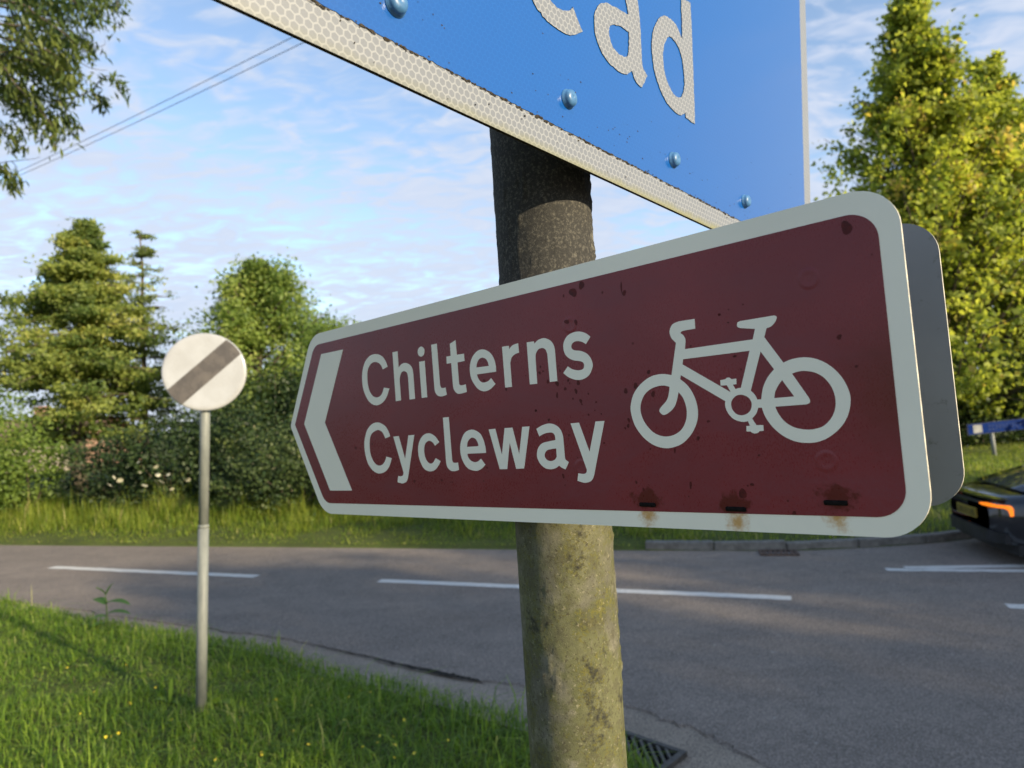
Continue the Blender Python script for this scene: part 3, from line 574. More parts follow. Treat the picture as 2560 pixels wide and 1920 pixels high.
# second sign, seen from behind, on the far side of the post
N_ = MB_.to_3x3().col[2]; MB2 = MB_.copy(); MB2.translation = MB_.translation - N_ * 0.134
back = tag(empty('route_sign_back', mw=MB2), 'bare grey back of a second sign fixed behind the maroon one', 'direction sign')
plate('panel', [rounded(OUT)], -0.0032, 0.0, M_grey, back, True, True, M_alu)
for y in (0.055, 0.165):
    bm = bmesh.new(); box(bm, (0.33, y, 0.0055), (0.52, 0.03, 0.0105), 0.001); bm_obj('stiffening_channel', bm, M_grey, back)

# ------------------------------------------------------------------ blue sign above
MBL = frame((0.47014, 1.03889, 2.13877), (0.677402, 0.733715, -0.052806), (0.055409, 0.020688, 0.998249))
M_wsheet = sheeting('white_honeycomb', (0.155, 0.168, 0.190), (0.250, 0.262, 0.275), 0.42, cell=0.0062).m
qb = sheeting('blue_honeycomb', (0.003, 0.074, 0.300), (0.005, 0.083, 0.325), 0.3, dirt=False, coat=0.75, spec=0.3, seam_w=0.10)
qb.set('Coat Roughness', qb.ramp(qb.noise(55, 4, 0.6, sc=(1, 2.5, 1)), 0.3, 0.8, 0.07, 0.20)); M_bsheet = qb.m
M_grime = plain('dark_grime', (0.045, 0.038, 0.028), 0.9, 0.1, 0, 0.5, 300)
blue = tag(empty('blue_road_sign', mw=MBL), 'large blue sign with white honeycomb border and lettering ending in ead, top of frame', 'road sign')
BL, BH, BB = -1550.0, 640.0, 26.8
plate('panel', [rounded([(BL, 0, 12), (BL, BH, 12), (0, BH, 12), (0, 0, 12)])], -0.0035, 0.0, M_wsheet, blue, True, True, M_grime)
def wobble(L, amp):
    out = []
    for i in range(len(L)):
        a = Vector(L[i]); b = Vector(L[(i + 1) % len(L)]); k = max(1, int((b - a).length / 0.004))
        for j in range(k): p = a.lerp(b, j / k); out.append((p.x + rnd.gauss(0, amp), p.y + rnd.gauss(0, amp)))
    return out
fl = wobble([(BL * 1e-3 + BB * 1e-3, BB * 1e-3), (-BB * 1e-3, BB * 1e-3), (-BB * 1e-3, (BH - BB) * 1e-3), (BL * 1e-3 + BB * 1e-3, (BH - BB) * 1e-3)], 0.00035)
plate('blue_field', [fl], 0.0, 0.0005, M_bsheet, blue, True, False, M_grime)
for k, loops in BLUE.items():
    plate('letter_' + k, [wobble(outline(t), 0.0003) for t in loops], 0.0004, 0.0013, M_wsheet, blue, True, False, M_grime)
# grime that has crept out along the edges of the sheeting
V = []; F = []
for i in range(420):
    u = -rnd.random() * 1.45 - 0.03; o = len(V); a = rnd.uniform(0.0006, 0.0035); b = rnd.uniform(0.0003, 0.0012); v = BB * 1e-3 - 0.0004 + rnd.gauss(0, 0.0005)
    for j in range(7):
        th = 2 * math.pi * j / 7; V.append((u + a * math.cos(th) * rnd.uniform(0.6, 1.2), v + b * math.sin(th) * rnd.uniform(0.6, 1.2), 0.0007))
    F.append(tuple(range(o, o + 7)))
for i in range(260):
    u = -rnd.random() * 1.2 - 0.05; v = abs(rnd.gauss(0.0, 0.05)) + 0.002; o = len(V); a = rnd.uniform(0.0002, 0.0008)
    for j in range(6):
        th = 2 * math.pi * j / 6; V.append((u + a * math.cos(th) * rnd.uniform(0.5, 1.6), v + a * math.sin(th), 0.0007))
    F.append(tuple(range(o, o + 6)))
tag(mesh('edge_grime', V, F, M_grime, blue), kind='stuff')
M_rivet = plain('painted_rivet', (0.055, 0.16, 0.33), 0.42, 0.5, 0, 0.2, 150)
prof = [(0.0088, 0.0), (0.0088, 0.0012), (0.0078, 0.0016), (0.0076, 0.0042), (0.0068, 0.0058), (0.0048, 0.0070), (0.0020, 0.0074), (0.0009, 0.0069), (0.0, 0.0068)]
RV = []; RF = []; K = 24
for r_, z_ in prof:
    for k in range(K): th = 2 * math.pi * k / K; RV.append((r_ * math.cos(th), r_ * math.sin(th), z_))
for i in range(len(prof) - 1):
    for k in range(K): RF.append((i * K + k, i * K + (k + 1) % K, (i + 1) * K + (k + 1) % K, (i + 1) * K + k))
rme = bpy.data.meshes.new('rivet'); rme.from_pydata(RV, [], RF); rme.polygons.foreach_set('use_smooth', [True] * len(RF)); rme.materials.append(M_rivet)
for u, v in ((-606.5, 56.3), (-421.8, 55.6), (-240.9, 54.8), (-797.1, 53.5), (-985, 53), (-1180, 53), (-70, 55)):
    o = link('rivet', rme, None, blue); o.location = (u * 1e-3, v * 1e-3, 0.0004); o.rotation_euler.z = rnd.random() * 6
for y in (0.056, 0.5):
    bm = bmesh.new(); box(bm, (-0.775, y, -0.0155), (1.45, 0.04, 0.024), 0.002); bm_obj('stiffening_channel', bm, M_grey, blue)
M_band = plain('galvanised_band', (0.20, 0.20, 0.19), 0.5, 0.4, 0.3, 0.2, 60)
for z in (2.31, 2.66): collar('clip_band', z, 0.03, blue, MBL, M_band, 0.0535)

# ------------------------------------------------------------------ national speed limit sign
q = Mat('enamel_white', 0.30, 0.5, 0.7); n = q.noise(6, 4)
q.set('Base Color', q.mix(q.ramp(n, 0.3, 0.7), (0.40, 0.405, 0.41), (0.34, 0.342, 0.34))); q.set('Roughness', q.ramp(n, 0.3, 0.7, 0.18, 0.32)); M_enamel = q.m
M_fadeblack = plain('faded_black', (0.095, 0.083, 0.072), 0.28, 0.5, 0, 0.25, 9)
q = Mat('galvanised_post', 0.5, 0.4, metal=0.0)
n = q.noise(18, 5, 0.6, sc=(1, 1, 0.3)); v = q.voro(60)
col = q.mix(q.ramp(n, 0.3, 0.7), (0.16, 0.17, 0.155), (0.23, 0.24, 0.215)); col = q.mix(q.ramp(q.noise(70, 5, 0.7), 0.62, 0.75, 0, 0.7), col, (0.13, 0.11, 0.08))
q.set('Base Color', col); M_galv = q.m
sb = Vector((-2.21, 4.67, 0.03)); st = atY(514, 931.5, 4.72)
rsign = tag(empty('speed_limit_sign', sb), 'round white sign with grey diagonal bar on a slim grey pole in the grass', 'road sign')
ax_ = (st - sb); 
def onpost(t): return ax_ * t
jt = 0.545
V, F = tube([onpost(-0.05), onpost(jt)], 0.0350, 24); mesh('lower_pole', V, F, M_galv, rsign, True)
V, F = tube([onpost(jt), onpost(1.10)], 0.0325, 24); mesh('pole', V, F, M_galv, rsign, True)
V, F = tube([onpost(jt - 0.006), onpost(jt), onpost(jt + 0.004)], [0.0353, 0.0357, 0.033], 24); mesh('joint_ring', V, F, M_galv, rsign, True)
V, F = tube([onpost(1.10), onpost(1.106)], [0.034, 0.027], 24); mesh('cap', V, F, M_galv, rsign, True)
dn = Vector((0.30, -0.945, 0.05)).normalized(); dy = (ax_.normalized() - dn * ax_.normalized().dot(dn)).normalized(); dx = dy.cross(dn)
DR = 0.300; DS = 0.90
DM = Matrix(((dx.x, dy.x, dn.x, st.x - sb.x + dn.x * 0.055), (dx.y, dy.y, dn.y, st.y - sb.y + dn.y * 0.055), (dx.z, dy.z, dn.z, st.z - sb.z + dn.z * 0.055), (0, 0, 0, 1)))
V = []; F = []; K = 72
rings = [(0, 0.0), (0.15, -0.0004), (0.26, -0.0008), (0.285, -0.0003), (0.297, -0.003), (DR, -0.009), (DR, -0.020), (0.296, -0.022)]
for r_, z_ in rings[1:]:
    for k in range(K): th = 2 * math.pi * k / K; V.append((r_ * math.cos(th), r_ * math.sin(th), z_))
c0 = len(V); V.append((0, 0, 0)); V.append((0, 0, -0.006))
for k in range(K): F.append((c0, k, (k + 1) % K))
nr = len(rings) - 1
for i in range(nr - 1):
    for k in range(K): F.append((i * K + k, (i + 1) * K + k, (i + 1) * K + (k + 1) % K, i * K + (k + 1) % K))
for k in range(K): F.append((c0 + 1, (nr - 1) * K + (k + 1) % K, (nr - 1) * K + k))
DM = DM @ Matrix.Diagonal((DS, DS, 1, 1)); o = mesh('disc', V, F, M_enamel, rsign, True); o.matrix_local = DM
bw = 0.076; th = R(44); L = []
a0 = math.asin(bw / 0.292)
for s_, a_, b_ in ((0, -a0, a0), (math.pi, -a0, a0)):
    for k in range(13): t = s_ + a_ + (b_ - a_) * k / 12 + th; L.append((0.292 * math.cos(t), 0.292 * math.sin(t)))
o = plate('diagonal_bar', [L], -0.0003, 0.0012, M_fadeblack, rsign); o.matrix_local = DM
for y in (-0.12, 0.12):
    bm = bmesh.new(); box(bm, (0, y, -0.032), (0.16, 0.03, 0.018), 0.002); o = bm_obj('bracket', bm, M_galv, rsign); o.matrix_local = DM

# ------------------------------------------------------------------ small blue sign in the distance
sb2 = gnd(2489, 1168); p_l = atY(2419, 1075, sb2.y); p_r = atY(2575, 1058, sb2.y)
dsgn = tag(empty('distant_blue_sign', (sb2.x, sb2.y, 0.1)), 'narrow blue sign with white square on a pale post, far right bank', 'road sign')
wv = Vector((p_r.x - p_l.x, p_r.y - p_l.y, p_r.z - p_l.z)).normalized(); zv = Vector((0, 0, 1)); zv = (zv - wv * wv.z).normalized(); nv = wv.cross(zv)
mid = p_l - Vector((sb2.x, sb2.y, 0.1))
DSM = Matrix(((wv.x, zv.x, nv.x, mid.x), (wv.y, zv.y, nv.y, mid.y), (wv.z, zv.z, nv.z, mid.z), (0, 0, 0, 1)))
M_nblue = plain('dull_blue', (0.006, 0.024, 0.13), 0.8, 0.05, 0, 0.2, 8); M_nedge = plain('dull_edge', (0.05, 0.06, 0.11), 0.8, 0.05); M_nwhite = plain('dull_white', (0.30, 0.30, 0.29), 0.8, 0.05)
for nm, x0, x1, y0, y1, z0, z1, m in (('panel', 0, 2.2, -0.135, 0.135, -0.02, 0, M_nedge), ('blue_field', 0.016, 2.184, -0.120, 0.120, 0, 0.004, M_nblue), ('white_square', 0.14, 0.36, -0.10, 0.10, 0.004, 0.008, M_nwhite)):
    o = plate(nm, [[(x0, y0), (x1, y0), (x1, y1), (x0, y1)]], z0, z1, m, dsgn, True, nm == 'panel'); o.matrix_local = DSM
M_let = plain('dull_lettering', (0.05, 0.07, 0.17), 0.8, 0.05); x = 0.53; V = []; F = []
while x < 2.08:
    w = rnd.uniform(0.045, 0.075); h = 0.065
    for (a, b, c, d_) in ((x, x + 0.016, -h, h), (x + 0.016, x + w, h - 0.018, h), (x + 0.016, x + w, -h, -h + 0.018) if rnd.random() < 0.6 else (x + 0.016, x + w, -0.008, 0.008)):
        o_ = len(V); V += [(a, c, 0.007), (b, c, 0.007), (b, d_, 0.007), (a, d_, 0.007)]; F.append((o_, o_ + 1, o_ + 2, o_ + 3))
    x += w + 0.028
o = mesh('lettering', V, F, M_let, dsgn); o.matrix_local = DSM
for xs in (0.62, 1.75):
    top = DSM @ Vector((xs, 0.0, -0.06)); V, F = tube([(top.x + 0.06, top.y, -0.15), (top.x, top.y, top.z + 0.1)], 0.048, 14); mesh('pole', V, F, M_galv, dsgn, True)

# ------------------------------------------------------------------ foliage
def leaf_quads(C, size, aspect=0.55, upb=0.5, droop=0.0, rg=RG, dirs=None):
    """one kite-shaped leaf per centre; returns V, F"""
    n = len(C); nrm = rg.normal(0, 1, (n, 3)) * 0.75; nrm += np.array([ldir.x, ldir.y, 0.0]) * 0.75 * min(1, upb * 2); nrm[:, 2] += upb * 1.5; nrm /= np.linalg.norm(nrm, axis=1)[:, None]
    a = rg.normal(0, 1, (n, 3)) if dirs is None else dirs + rg.normal(0, 0.45, (n, 3)); a[:, 2] -= droop
    a -= nrm * (a * nrm).sum(1)[:, None]; a /= np.linalg.norm(a, axis=1)[:, None] + 1e-9
    b = np.cross(nrm, a); s = (size * rg.uniform(0.6, 1.35, n))[:, None]
    V = np.stack([C - a * s * 0.5, C + b * s * 0.5 * aspect + nrm * s * 0.08, C + a * s * 0.5 - nrm * s * 0.10, C - b * s * 0.5 * aspect + nrm * s * 0.08], 1).reshape(-1, 3)
    F = np.arange(4 * n).reshape(-1, 4); return V, F
def foliage(name, C, size, m, parent, aspect=0.55, upb=0.5, droop=0.0, tint=None, dirs=None):
    t = RG.uniform(0, 1, len(C)) if tint is None else np.clip(tint + RG.normal(0, 0.16, len(C)), 0, 1)
    V, F = leaf_quads(C, size, aspect, upb, droop, RG, dirs)
    return npmesh(name, V, F, m, parent, np.repeat(t, 4))
M_bark = (lambda q: (q.set('Base Color', q.mix(q.ramp(q.noise(9, 6, 0.7, sc=(3, 3, 0.6)), 0.3, 0.7), (0.055, 0.045, 0.034), (0.16, 0.135, 0.10))), q.bump(q.noise(30, 5, 0.7, sc=(2, 2, 0.4)), 0.8, 0.02), q.m)[-1])(Mat('bark', 0.95, 0.15))
L_con = leaf_mat('conifer_green', (0.105, 0.160, 0.042), (0.29, 0.335, 0.080), (0.38, 0.38, 0.10), 0.48)
L_slim = leaf_mat('slim_conifer_green', (0.11, 0.16, 0.05), (0.23, 0.27, 0.08), None, 0.45)
L_dec = leaf_mat('broadleaf_green', (0.12, 0.19, 0.045), (0.28, 0.355, 0.085), (0.36, 0.39, 0.11), 0.50)
L_right = leaf_mat('maple_green', (0.15, 0.205, 0.034), (0.40, 0.44, 0.075), (0.46, 0.37, 0.10), 0.55)
L_willow = leaf_mat('willow_green', (0.06, 0.105, 0.032), (0.18, 0.22, 0.055), (0.32, 0.26, 0.10), 0.45)
L_bush = leaf_mat('bush_shade_green', (0.016, 0.034, 0.012), (0.046, 0.076, 0.022), (0.12, 0.15, 0.04), 0.28)  # leaf colour darkened to carry the shade beneath the trees
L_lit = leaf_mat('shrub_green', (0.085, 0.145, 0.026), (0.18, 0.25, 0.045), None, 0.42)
L_haw = leaf_mat('hawthorn_green', (0.035, 0.065, 0.022), (0.095, 0.13, 0.040), (0.28, 0.26, 0.16), 0.33)

def tree(name, base, H, z0, prof, nb, per, leaf, lsize, m, label, clump=0.45, rise=0.35, aspect=0.6, upb=0.6, lean=(0, 0), trunk=0.22, group=None, tiers=0, bias=0.8, inner=0.35, droop=0.0):
    """trunk with limbs, every limb carrying clumps of single leaves"""
    root = tag(empty(name, base), label, 'tree', group); b0 = np.zeros(3)
    mb = MB(); top = Vector((lean[0], lean[1], H))
    def axis(z): t = z / H; return Vector((lean[0] * t * t, lean[1] * t * t, z))
    k = 7; mb.add(tube([axis(H * i / k) + Vector((RG.normal(0, 0.04), RG.normal(0, 0.04), 0)) * (i > 0) for i in range(k + 1)], [trunk * (1 - i / k) ** 0.8 + 0.018 for i in range(k + 1)], 10))
    Cs = []; T = []
    for i in range(nb):
        t = RG.random() ** bias
        if tiers: t = min(0.995, (math.floor(t * tiers) + RG.normal(0.5, 0.16)) / tiers)
        t = max(0.0, t); az = 2.399963 * i + RG.normal(0, 0.35); ln = max(0.25, prof(t) * (RG.uniform(0.50, 1.0) + (0.22 if RG.random() < 0.18 else 0))); zt = z0 + t * (H - z0)
        zs = max(0.6, zt - rise * ln); s_ = axis(zs); e_ = axis(zt) + Vector((math.cos(az) * ln, math.sin(az) * ln, RG.normal(0, 0.12)))
        md = s_.lerp(e_, 0.5) + Vector((0, 0, RG.normal(0.06, 0.05) * ln)); mb.add(tube([s_, md, e_], [0.05 * trunk / 0.22 * (0.3 + ln / 3), 0.028, 0.008], 5, False))
        S_, M_, E_ = (np.array(v) for v in (s_, md, e_)); tl = RG.normal(0.42, 0.24)
        for j in range(per):
            u = inner + (1 - inner) * ((j + RG.random()) / per); P = (1 - u) ** 2 * S_ + 2 * u * (1 - u) * M_ + u * u * E_
            kk = max(4, int(leaf * RG.uniform(0.55, 1.4))); cr = clump * RG.uniform(0.6, 1.25) * min(1.0, 0.45 + ln / 2.2)
            side = RG.normal(0, 1, 3) * cr * 0.6; side[2] *= 0.4
            Cs.append(P + side + RG.normal(0, 1, (kk, 3)) * cr * np.array([0.62, 0.62, 0.24 if tiers else 0.45])); T.append(np.full(kk, tl + 0.12 * RG.normal()))
    mb.obj('trunk', M_bark, root)
    foliage('crown', np.concatenate(Cs), lsize, m, root, aspect, upb, droop, np.concatenate(T)); return root

tree('conifer_tree', (-12.9, 20.2, 0.2), 8.1, 1.5, lambda t: 4.3 * (1 - t) ** 1.0 * (0.6 + 0.4 * min(1, t * 5)) + 0.12, 210, 5, 62, 0.14, L_con,
     'broad layered conifer tree with pointed top, left of the round sign', 0.33, -0.05, 0.5, 0.35, (0.25, 0), 0.22, None, 15, 0.92, 0.2)
tree('slim_conifer_tree', (-12.0, 22.2, 0.2), 8.3, 1.6, lambda t: 2.1 * (1 - t) ** 0.85 + 0.12, 95, 4, 22, 0.12, L_slim,
     'slender sparse conifer tree between the broad conifer and the leafy tree', 0.22, -0.05, 0.4, 0.45, (0.05, 0), 0.10, None, 17, 0.95, 0.15)
tree('leafy_tree', (-7.7, 20.3, 0.2), 6.6, 1.4, lambda t: 2.2 * math.sin(math.pi * min(1, 0.22 + 0.74 * t)) ** 0.8 + 0.1, 130, 5, 70, 0.12, L_dec,
     'round leafy tree with wispy top behind the round sign', 0.36, 0.8, 0.6, 0.5, (0.35, 0), 0.2)
tree('yellow_green_tree', (-7.0, 26.0, 0.2), 5.6, 1.2, lambda t: 2.2 * math.sin(math.pi * min(1, 0.3 + 0.65 * t)) ** 0.7 + 0.1, 70, 5, 46, 0.13, L_lit,
     'rounded yellow green tree just left of the maroon sign tip', 0.5, 0.6, 0.6, 0.5)
tree('tall_maple_tree', (14.1, 22.4, 0.2), 15.0, 1.0, lambda t: 8.4 * (1 - t) ** 1.15 * (0.7 + 0.3 * min(1, t * 6)) + 0.2, 330, 6, 34, 0.18, L_right,
     'tall yellow green tree with a spire top at the right edge', 0.36, 0.9, 0.75, 0.35, (-0.15, 0), 0.34, None, 0, 0.85, 0.2)
tree('side_maple_tree', (17.0, 22.8, 0.2), 12.8, 1.0, lambda t: 6.2 * (1 - t) ** 1.1 * (0.7 + 0.3 * min(1, t * 6)) + 0.2, 200, 6, 34, 0.18, L_right,
     'second yellow green tree with a thinner top, partly cut by the right edge', 0.36, 0.9, 0.75, 0.35, (-0.2, 0), 0.3, None, 0, 0.85, 0.25)

# shrubs and hedge masses along the far verge
def shrub(name, label, cx, cy, blobs, n, lsize, m, cat='bush', stems=7, aspect=0.6, group=None, z=0.15, upb=0.5):
    root = tag(empty(name, (cx, cy, z)), label, cat, group); Cs = []; T = []; mb = MB()
    tot = sum(b[3] * b[4] * b[5] for b in blobs)
    for (bx, by, bz, rx, ry, rz) in blobs:
        k = int(n * rx * ry * rz / tot); nc = max(6, k // 55)
        d = RG.normal(0, 1, (nc, 3)); d /= np.linalg.norm(d, axis=1)[:, None]; c = d * (RG.uniform(0.25, 1, (nc, 1)) ** 0.5) * np.array([rx, ry, rz]) + np.array([bx, by, bz])
        idx = RG.integers(0, nc, k); P = c[idx] + RG.normal(0, 1, (k, 3)) * np.array([0.16, 0.16, 0.12]) * max(0.6, min(rx, rz)); P[:, 2] = np.maximum(P[:, 2], 0.02)
        Cs.append(P); T.append((RG.normal(0.42, 0.2, nc))[idx])
        for s_ in range(stems):
            e = c[RG.integers(0, nc)]; mb.add(tube([(bx + RG.normal(0, 0.15), by + RG.normal(0, 0.15), -0.1), (bx * 0.5 + e[0] * 0.5, by * 0.5 + e[1] * 0.5, e[2] * 0.6), tuple(e)], [0.03, 0.02, 0.006], 5, False))
    tag(mb.obj('stems', M_bark, root), kind='stuff')
    foliage('foliage', np.concatenate(Cs), lsize, m, root, aspect, upb, 0.0, np.concatenate(T)); return root
shrub('leafy_shrub', 'sunlit green shrub at the left edge beneath the conifer', -12.2, 15.6, [(-0.2, 0, 1.5, 1.5, 0.9, 1.5), (-1.7, 0.2, 1.9, 1.4, 0.9, 1.7), (0.9, 0.3, 0.9, 1.1, 0.8, 1.0)], 19000, 0.085, L_lit)
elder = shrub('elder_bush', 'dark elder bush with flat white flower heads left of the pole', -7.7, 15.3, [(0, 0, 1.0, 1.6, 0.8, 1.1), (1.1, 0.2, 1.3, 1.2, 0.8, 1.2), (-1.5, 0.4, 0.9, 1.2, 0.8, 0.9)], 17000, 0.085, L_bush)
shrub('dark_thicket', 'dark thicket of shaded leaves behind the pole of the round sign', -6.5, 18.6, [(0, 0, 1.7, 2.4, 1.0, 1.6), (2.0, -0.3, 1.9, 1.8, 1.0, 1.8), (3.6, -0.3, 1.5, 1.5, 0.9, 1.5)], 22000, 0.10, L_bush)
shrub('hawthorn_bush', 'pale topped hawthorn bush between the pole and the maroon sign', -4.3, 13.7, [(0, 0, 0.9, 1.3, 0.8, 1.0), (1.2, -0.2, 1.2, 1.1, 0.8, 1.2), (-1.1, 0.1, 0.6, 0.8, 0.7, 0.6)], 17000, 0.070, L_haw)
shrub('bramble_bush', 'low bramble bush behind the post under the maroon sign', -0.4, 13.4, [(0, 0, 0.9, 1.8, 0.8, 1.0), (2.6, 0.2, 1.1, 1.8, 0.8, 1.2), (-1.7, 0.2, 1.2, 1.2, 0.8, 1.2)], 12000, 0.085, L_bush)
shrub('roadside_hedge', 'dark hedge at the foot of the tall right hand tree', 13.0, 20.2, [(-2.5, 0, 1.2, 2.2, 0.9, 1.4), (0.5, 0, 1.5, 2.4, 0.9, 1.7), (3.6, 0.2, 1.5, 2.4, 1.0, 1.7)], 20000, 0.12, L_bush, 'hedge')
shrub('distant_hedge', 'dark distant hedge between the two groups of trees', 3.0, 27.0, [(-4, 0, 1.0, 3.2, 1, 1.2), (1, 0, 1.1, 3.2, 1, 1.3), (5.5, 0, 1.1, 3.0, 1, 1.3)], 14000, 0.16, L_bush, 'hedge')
# white elder flower heads
M_elder = plain('elder_flower', (0.50, 0.48, 0.36), 0.8, 0.2, 0, 0.15, 40)
K = 16; pv = [(0, 0, 0.02)] + [(math.cos(2 * math.pi * k / K) * (1 + 0.18 * math.sin(3 * k)), math.sin(2 * math.pi * k / K) * (1 + 0.18 * math.sin(3 * k)), -0.12 + 0.05 * math.sin(5 * k)) for k in range(K)]
eme = bpy.data.meshes.new('flower_head'); eme.from_pydata(pv, [], [(0, 1 + k, 1 + (k + 1) % K) for k in range(K)]); eme.materials.append(M_elder)
for px, py in ((286, 1193), (300, 1200), (275, 1212), (391, 1166), (395, 1187), (420, 1186), (425, 1198), (404, 1203), (470, 1199), (430, 1222), (350, 1180), (388, 1140), (345, 1155), (362, 1213)):
    p = atY(px, py, 14.35); o = link('flower_head', eme, None, elder); o.location = p - Vector((-7.7, 15.3, 0.15)); s_ = rnd.uniform(0.035, 0.065); o.scale = (s_, s_, s_)
    o.rotation_euler = (R(35) + rnd.gauss(0, 0.2), rnd.gauss(0, 0.2), rnd.random() * 6)

# near tree hanging in from the upper left: only its outer sprays reach the view
YB = 8.5
ot = tag(empty('overhanging_tree', (-9.6, YB + 0.3, 0.05)), 'narrow leaved tree hanging into the upper left corner', 'tree')
base = Vector((-9.6, YB + 0.3, 0.05)); mb = MB()
mb.add(tube([(0, 0, -0.1), (0.1, 0, 2.5), (0.3, -0.1, 5.2), (0.5, -0.2, 8.6)], [0.24, 0.20, 0.15, 0.05], 12))
Cs = []; Ds = []; T = []
def spray(pts, rad, nleaf, spread, y=YB, w=0.012, hang=0.6, tl=0.4):
    P = [atY(px, py, y + RG.normal(0, 0.12)) - base for px, py in pts]
    pts3 = spline([(p.x, p.y, p.z) for p in P], 5); k = len(pts3)
    mb.add(tube(pts3, [w * (1 - 0.75 * i / k) for i in range(k)], 5, False))
    if not nleaf: return
    A = np.array([tuple(p) for p in pts3]); u = (RG.random(nleaf) ** 0.75) * (k - 1); i0 = np.minimum(u.astype(int), k - 2); fr = (u - i0)[:, None]
    C = A[i0] * (1 - fr) + A[i0 + 1] * fr; D = A[i0 + 1] - A[i0]; D /= np.linalg.norm(D, axis=1)[:, None]
    C = C + RG.normal(0, 1, (nleaf, 3)) * spread * np.array([1, 1, 0.9]); C[:, 2] -= abs(RG.normal(0, spread * hang, nleaf)); D[:, 2] -= 0.9
    Cs.append(C); Ds.append(D); T.append(np.full(nleaf, tl))
for a, b, c, tl in (((-420, -150), (-40, -10), (90, 20), 0.3), ((-420, -150), (0, -60), (170, -10), 0.25), ((-400, 0), (-20, 60), (120, 90), 0.55), ((-400, 0), (-20, 100), (160, 130), 0.6), ((-380, 100), (-30, 150), (100, 180), 0.5),
                    ((-380, 80), (-10, 130), (150, 190), 0.5), ((-400, -60), (40, 20), (190, 70), 0.3), ((-380, 150), (-60, 200), (60, 250), 0.45), ((-400, -200), (100, -60), (250, 0), 0.3), ((-380, 150), (-40, 170), (110, 270), 0.5)):
    for z in range(3):
        j = [(x + RG.normal(0, 22), y + RG.normal(0, 22)) for x, y in (a, b, c)]; spray([j[0], j[1], ((j[1][0] + j[2][0]) / 2, (j[1][1] + j[2][1]) / 2 - 8), j[2], (j[2][0] + RG.normal(18, 14), j[2][1] + 32)], 0, 165, 0.085, YB + RG.normal(0, 0.35), 0.016, 0.8, tl)
spray([(120, 255), (160, 250), (225, 228), (262, 190), (300, 210), (308, 236)], 0, 90, 0.05, YB, 0.010, 0.4, 0.25)
spray([(225, 228), (250, 245), (262, 258), (240, 272)], 0, 60, 0.04, YB, 0.006, 0.5, 0.25)
spray([(110, 240), (150, 255), (170, 290), (192, 325)], 0, 120, 0.06, YB, 0.008, 0.5, 0.3)
spray([(-60, 300), (0, 320), (30, 345), (45, 365)], 0, 120, 0.06, YB, 0.01, 0.5, 0.5); spray([(-60, 400), (0, 420), (28, 445), (42, 475)], 0, 150, 0.06, YB, 0.01, 0.5, 0.5)
spray([(-200, 720), (-20, 745), (10, 750), (30, 765)], 0, 60, 0.05, YB, 0.01, 0.5, 0.4); spray([(-100, 850), (-10, 830), (5, 850)], 0, 40, 0.05, YB, 0.01, 0.5, 0.4)
for tw in ([(150, 80), (190, 95), (225, 85), (270, 60)], [(140, 90), (190, 110), (255, 115), (262, 98)], [(150, 110), (200, 130), (240, 118)], [(175, 135), (215, 165), (250, 175), (268, 175)], [(-20, 410), (40, 402), (85, 397), (100, 392)], [(30, 404), (45, 420)], [(150, 60), (200, 50), (235, 66)]):
    spray(tw, 0, 0, 0, YB, 0.006)
mb.obj('trunk', M_bark, ot)
foliage('crown', np.concatenate(Cs), 0.125, L_willow, ot, 0.26, 0.2, 0.3, np.concatenate(T), np.concatenate(Ds))

# ------------------------------------------------------------------ grass
def blades(P, h, w, bend, rg=RG):
    n = len(P); az = rg.uniform(0, 2 * np.pi, n); d = np.stack([np.cos(az), np.sin(az), np.zeros(n)], 1); s = np.stack([-np.sin(az), np.cos(az), np.zeros(n)], 1)
    h = h[:, None]; w = w[:, None]; k = np.abs(rg.normal(bend, bend * 0.6, n))[:, None]; up_ = np.array([0, 0, 1.0])
    m1 = P + up_ * h * 0.55 + d * h * k * 0.25; m2 = P + up_ * h * (1 - 0.32 * np.minimum(k, 1.6)) + d * h * k * 0.85
    V = np.stack([P - s * w, P + s * w, m1 + s * w * 0.8, m1 - s * w * 0.8, m2 + s * w * 0.12, m2 - s * w * 0.12], 1).reshape(-1, 3)
    b = np.arange(n)[:, None] * 6; F = np.concatenate([b + np.array([[0, 1, 2, 3]]), b + np.array([[3, 2, 4, 5]])], 0); return V, F
def inpoly(x, y, poly):
    r_ = np.zeros(len(x), bool); j = len(poly) - 1
    for i in range(len(poly)):
        xi, yi = poly[i]; xj, yj = poly[j]; c = ((yi > y) != (yj > y)) & (x < (xj - xi) * (y - yi) / (yj - yi + 1e-12) + xi); r_ ^= c; j = i
    return r_
def patchy(x, y, k, seed=0):
    return 0.5 + 0.5 * np.sin(k * x + 1.7 * np.sin(0.8 * k * y + seed) + seed) * np.sin(k * 1.13 * y + 1.3 * np.sin(0.9 * k * x + 2 * seed))
L_grass = leaf_mat('grass_green', (0.10, 0.19, 0.022), (0.28, 0.39, 0.050), (0.42, 0.41, 0.15), 0.48, 0.45)
L_tall = leaf_mat('tall_grass', (0.13, 0.205, 0.025), (0.31, 0.35, 0.052), (0.46, 0.40, 0.17), 0.46, 0.5)
vp = [(p.x, p.y) for p in near] + [(-20, -8), (-60, 10)]
vin = [tuple(inner(Vector(p), -0.05)) for p in [(q_.x, q_.y) for q_ in near]] + [(-20, -8), (-60, 10)]
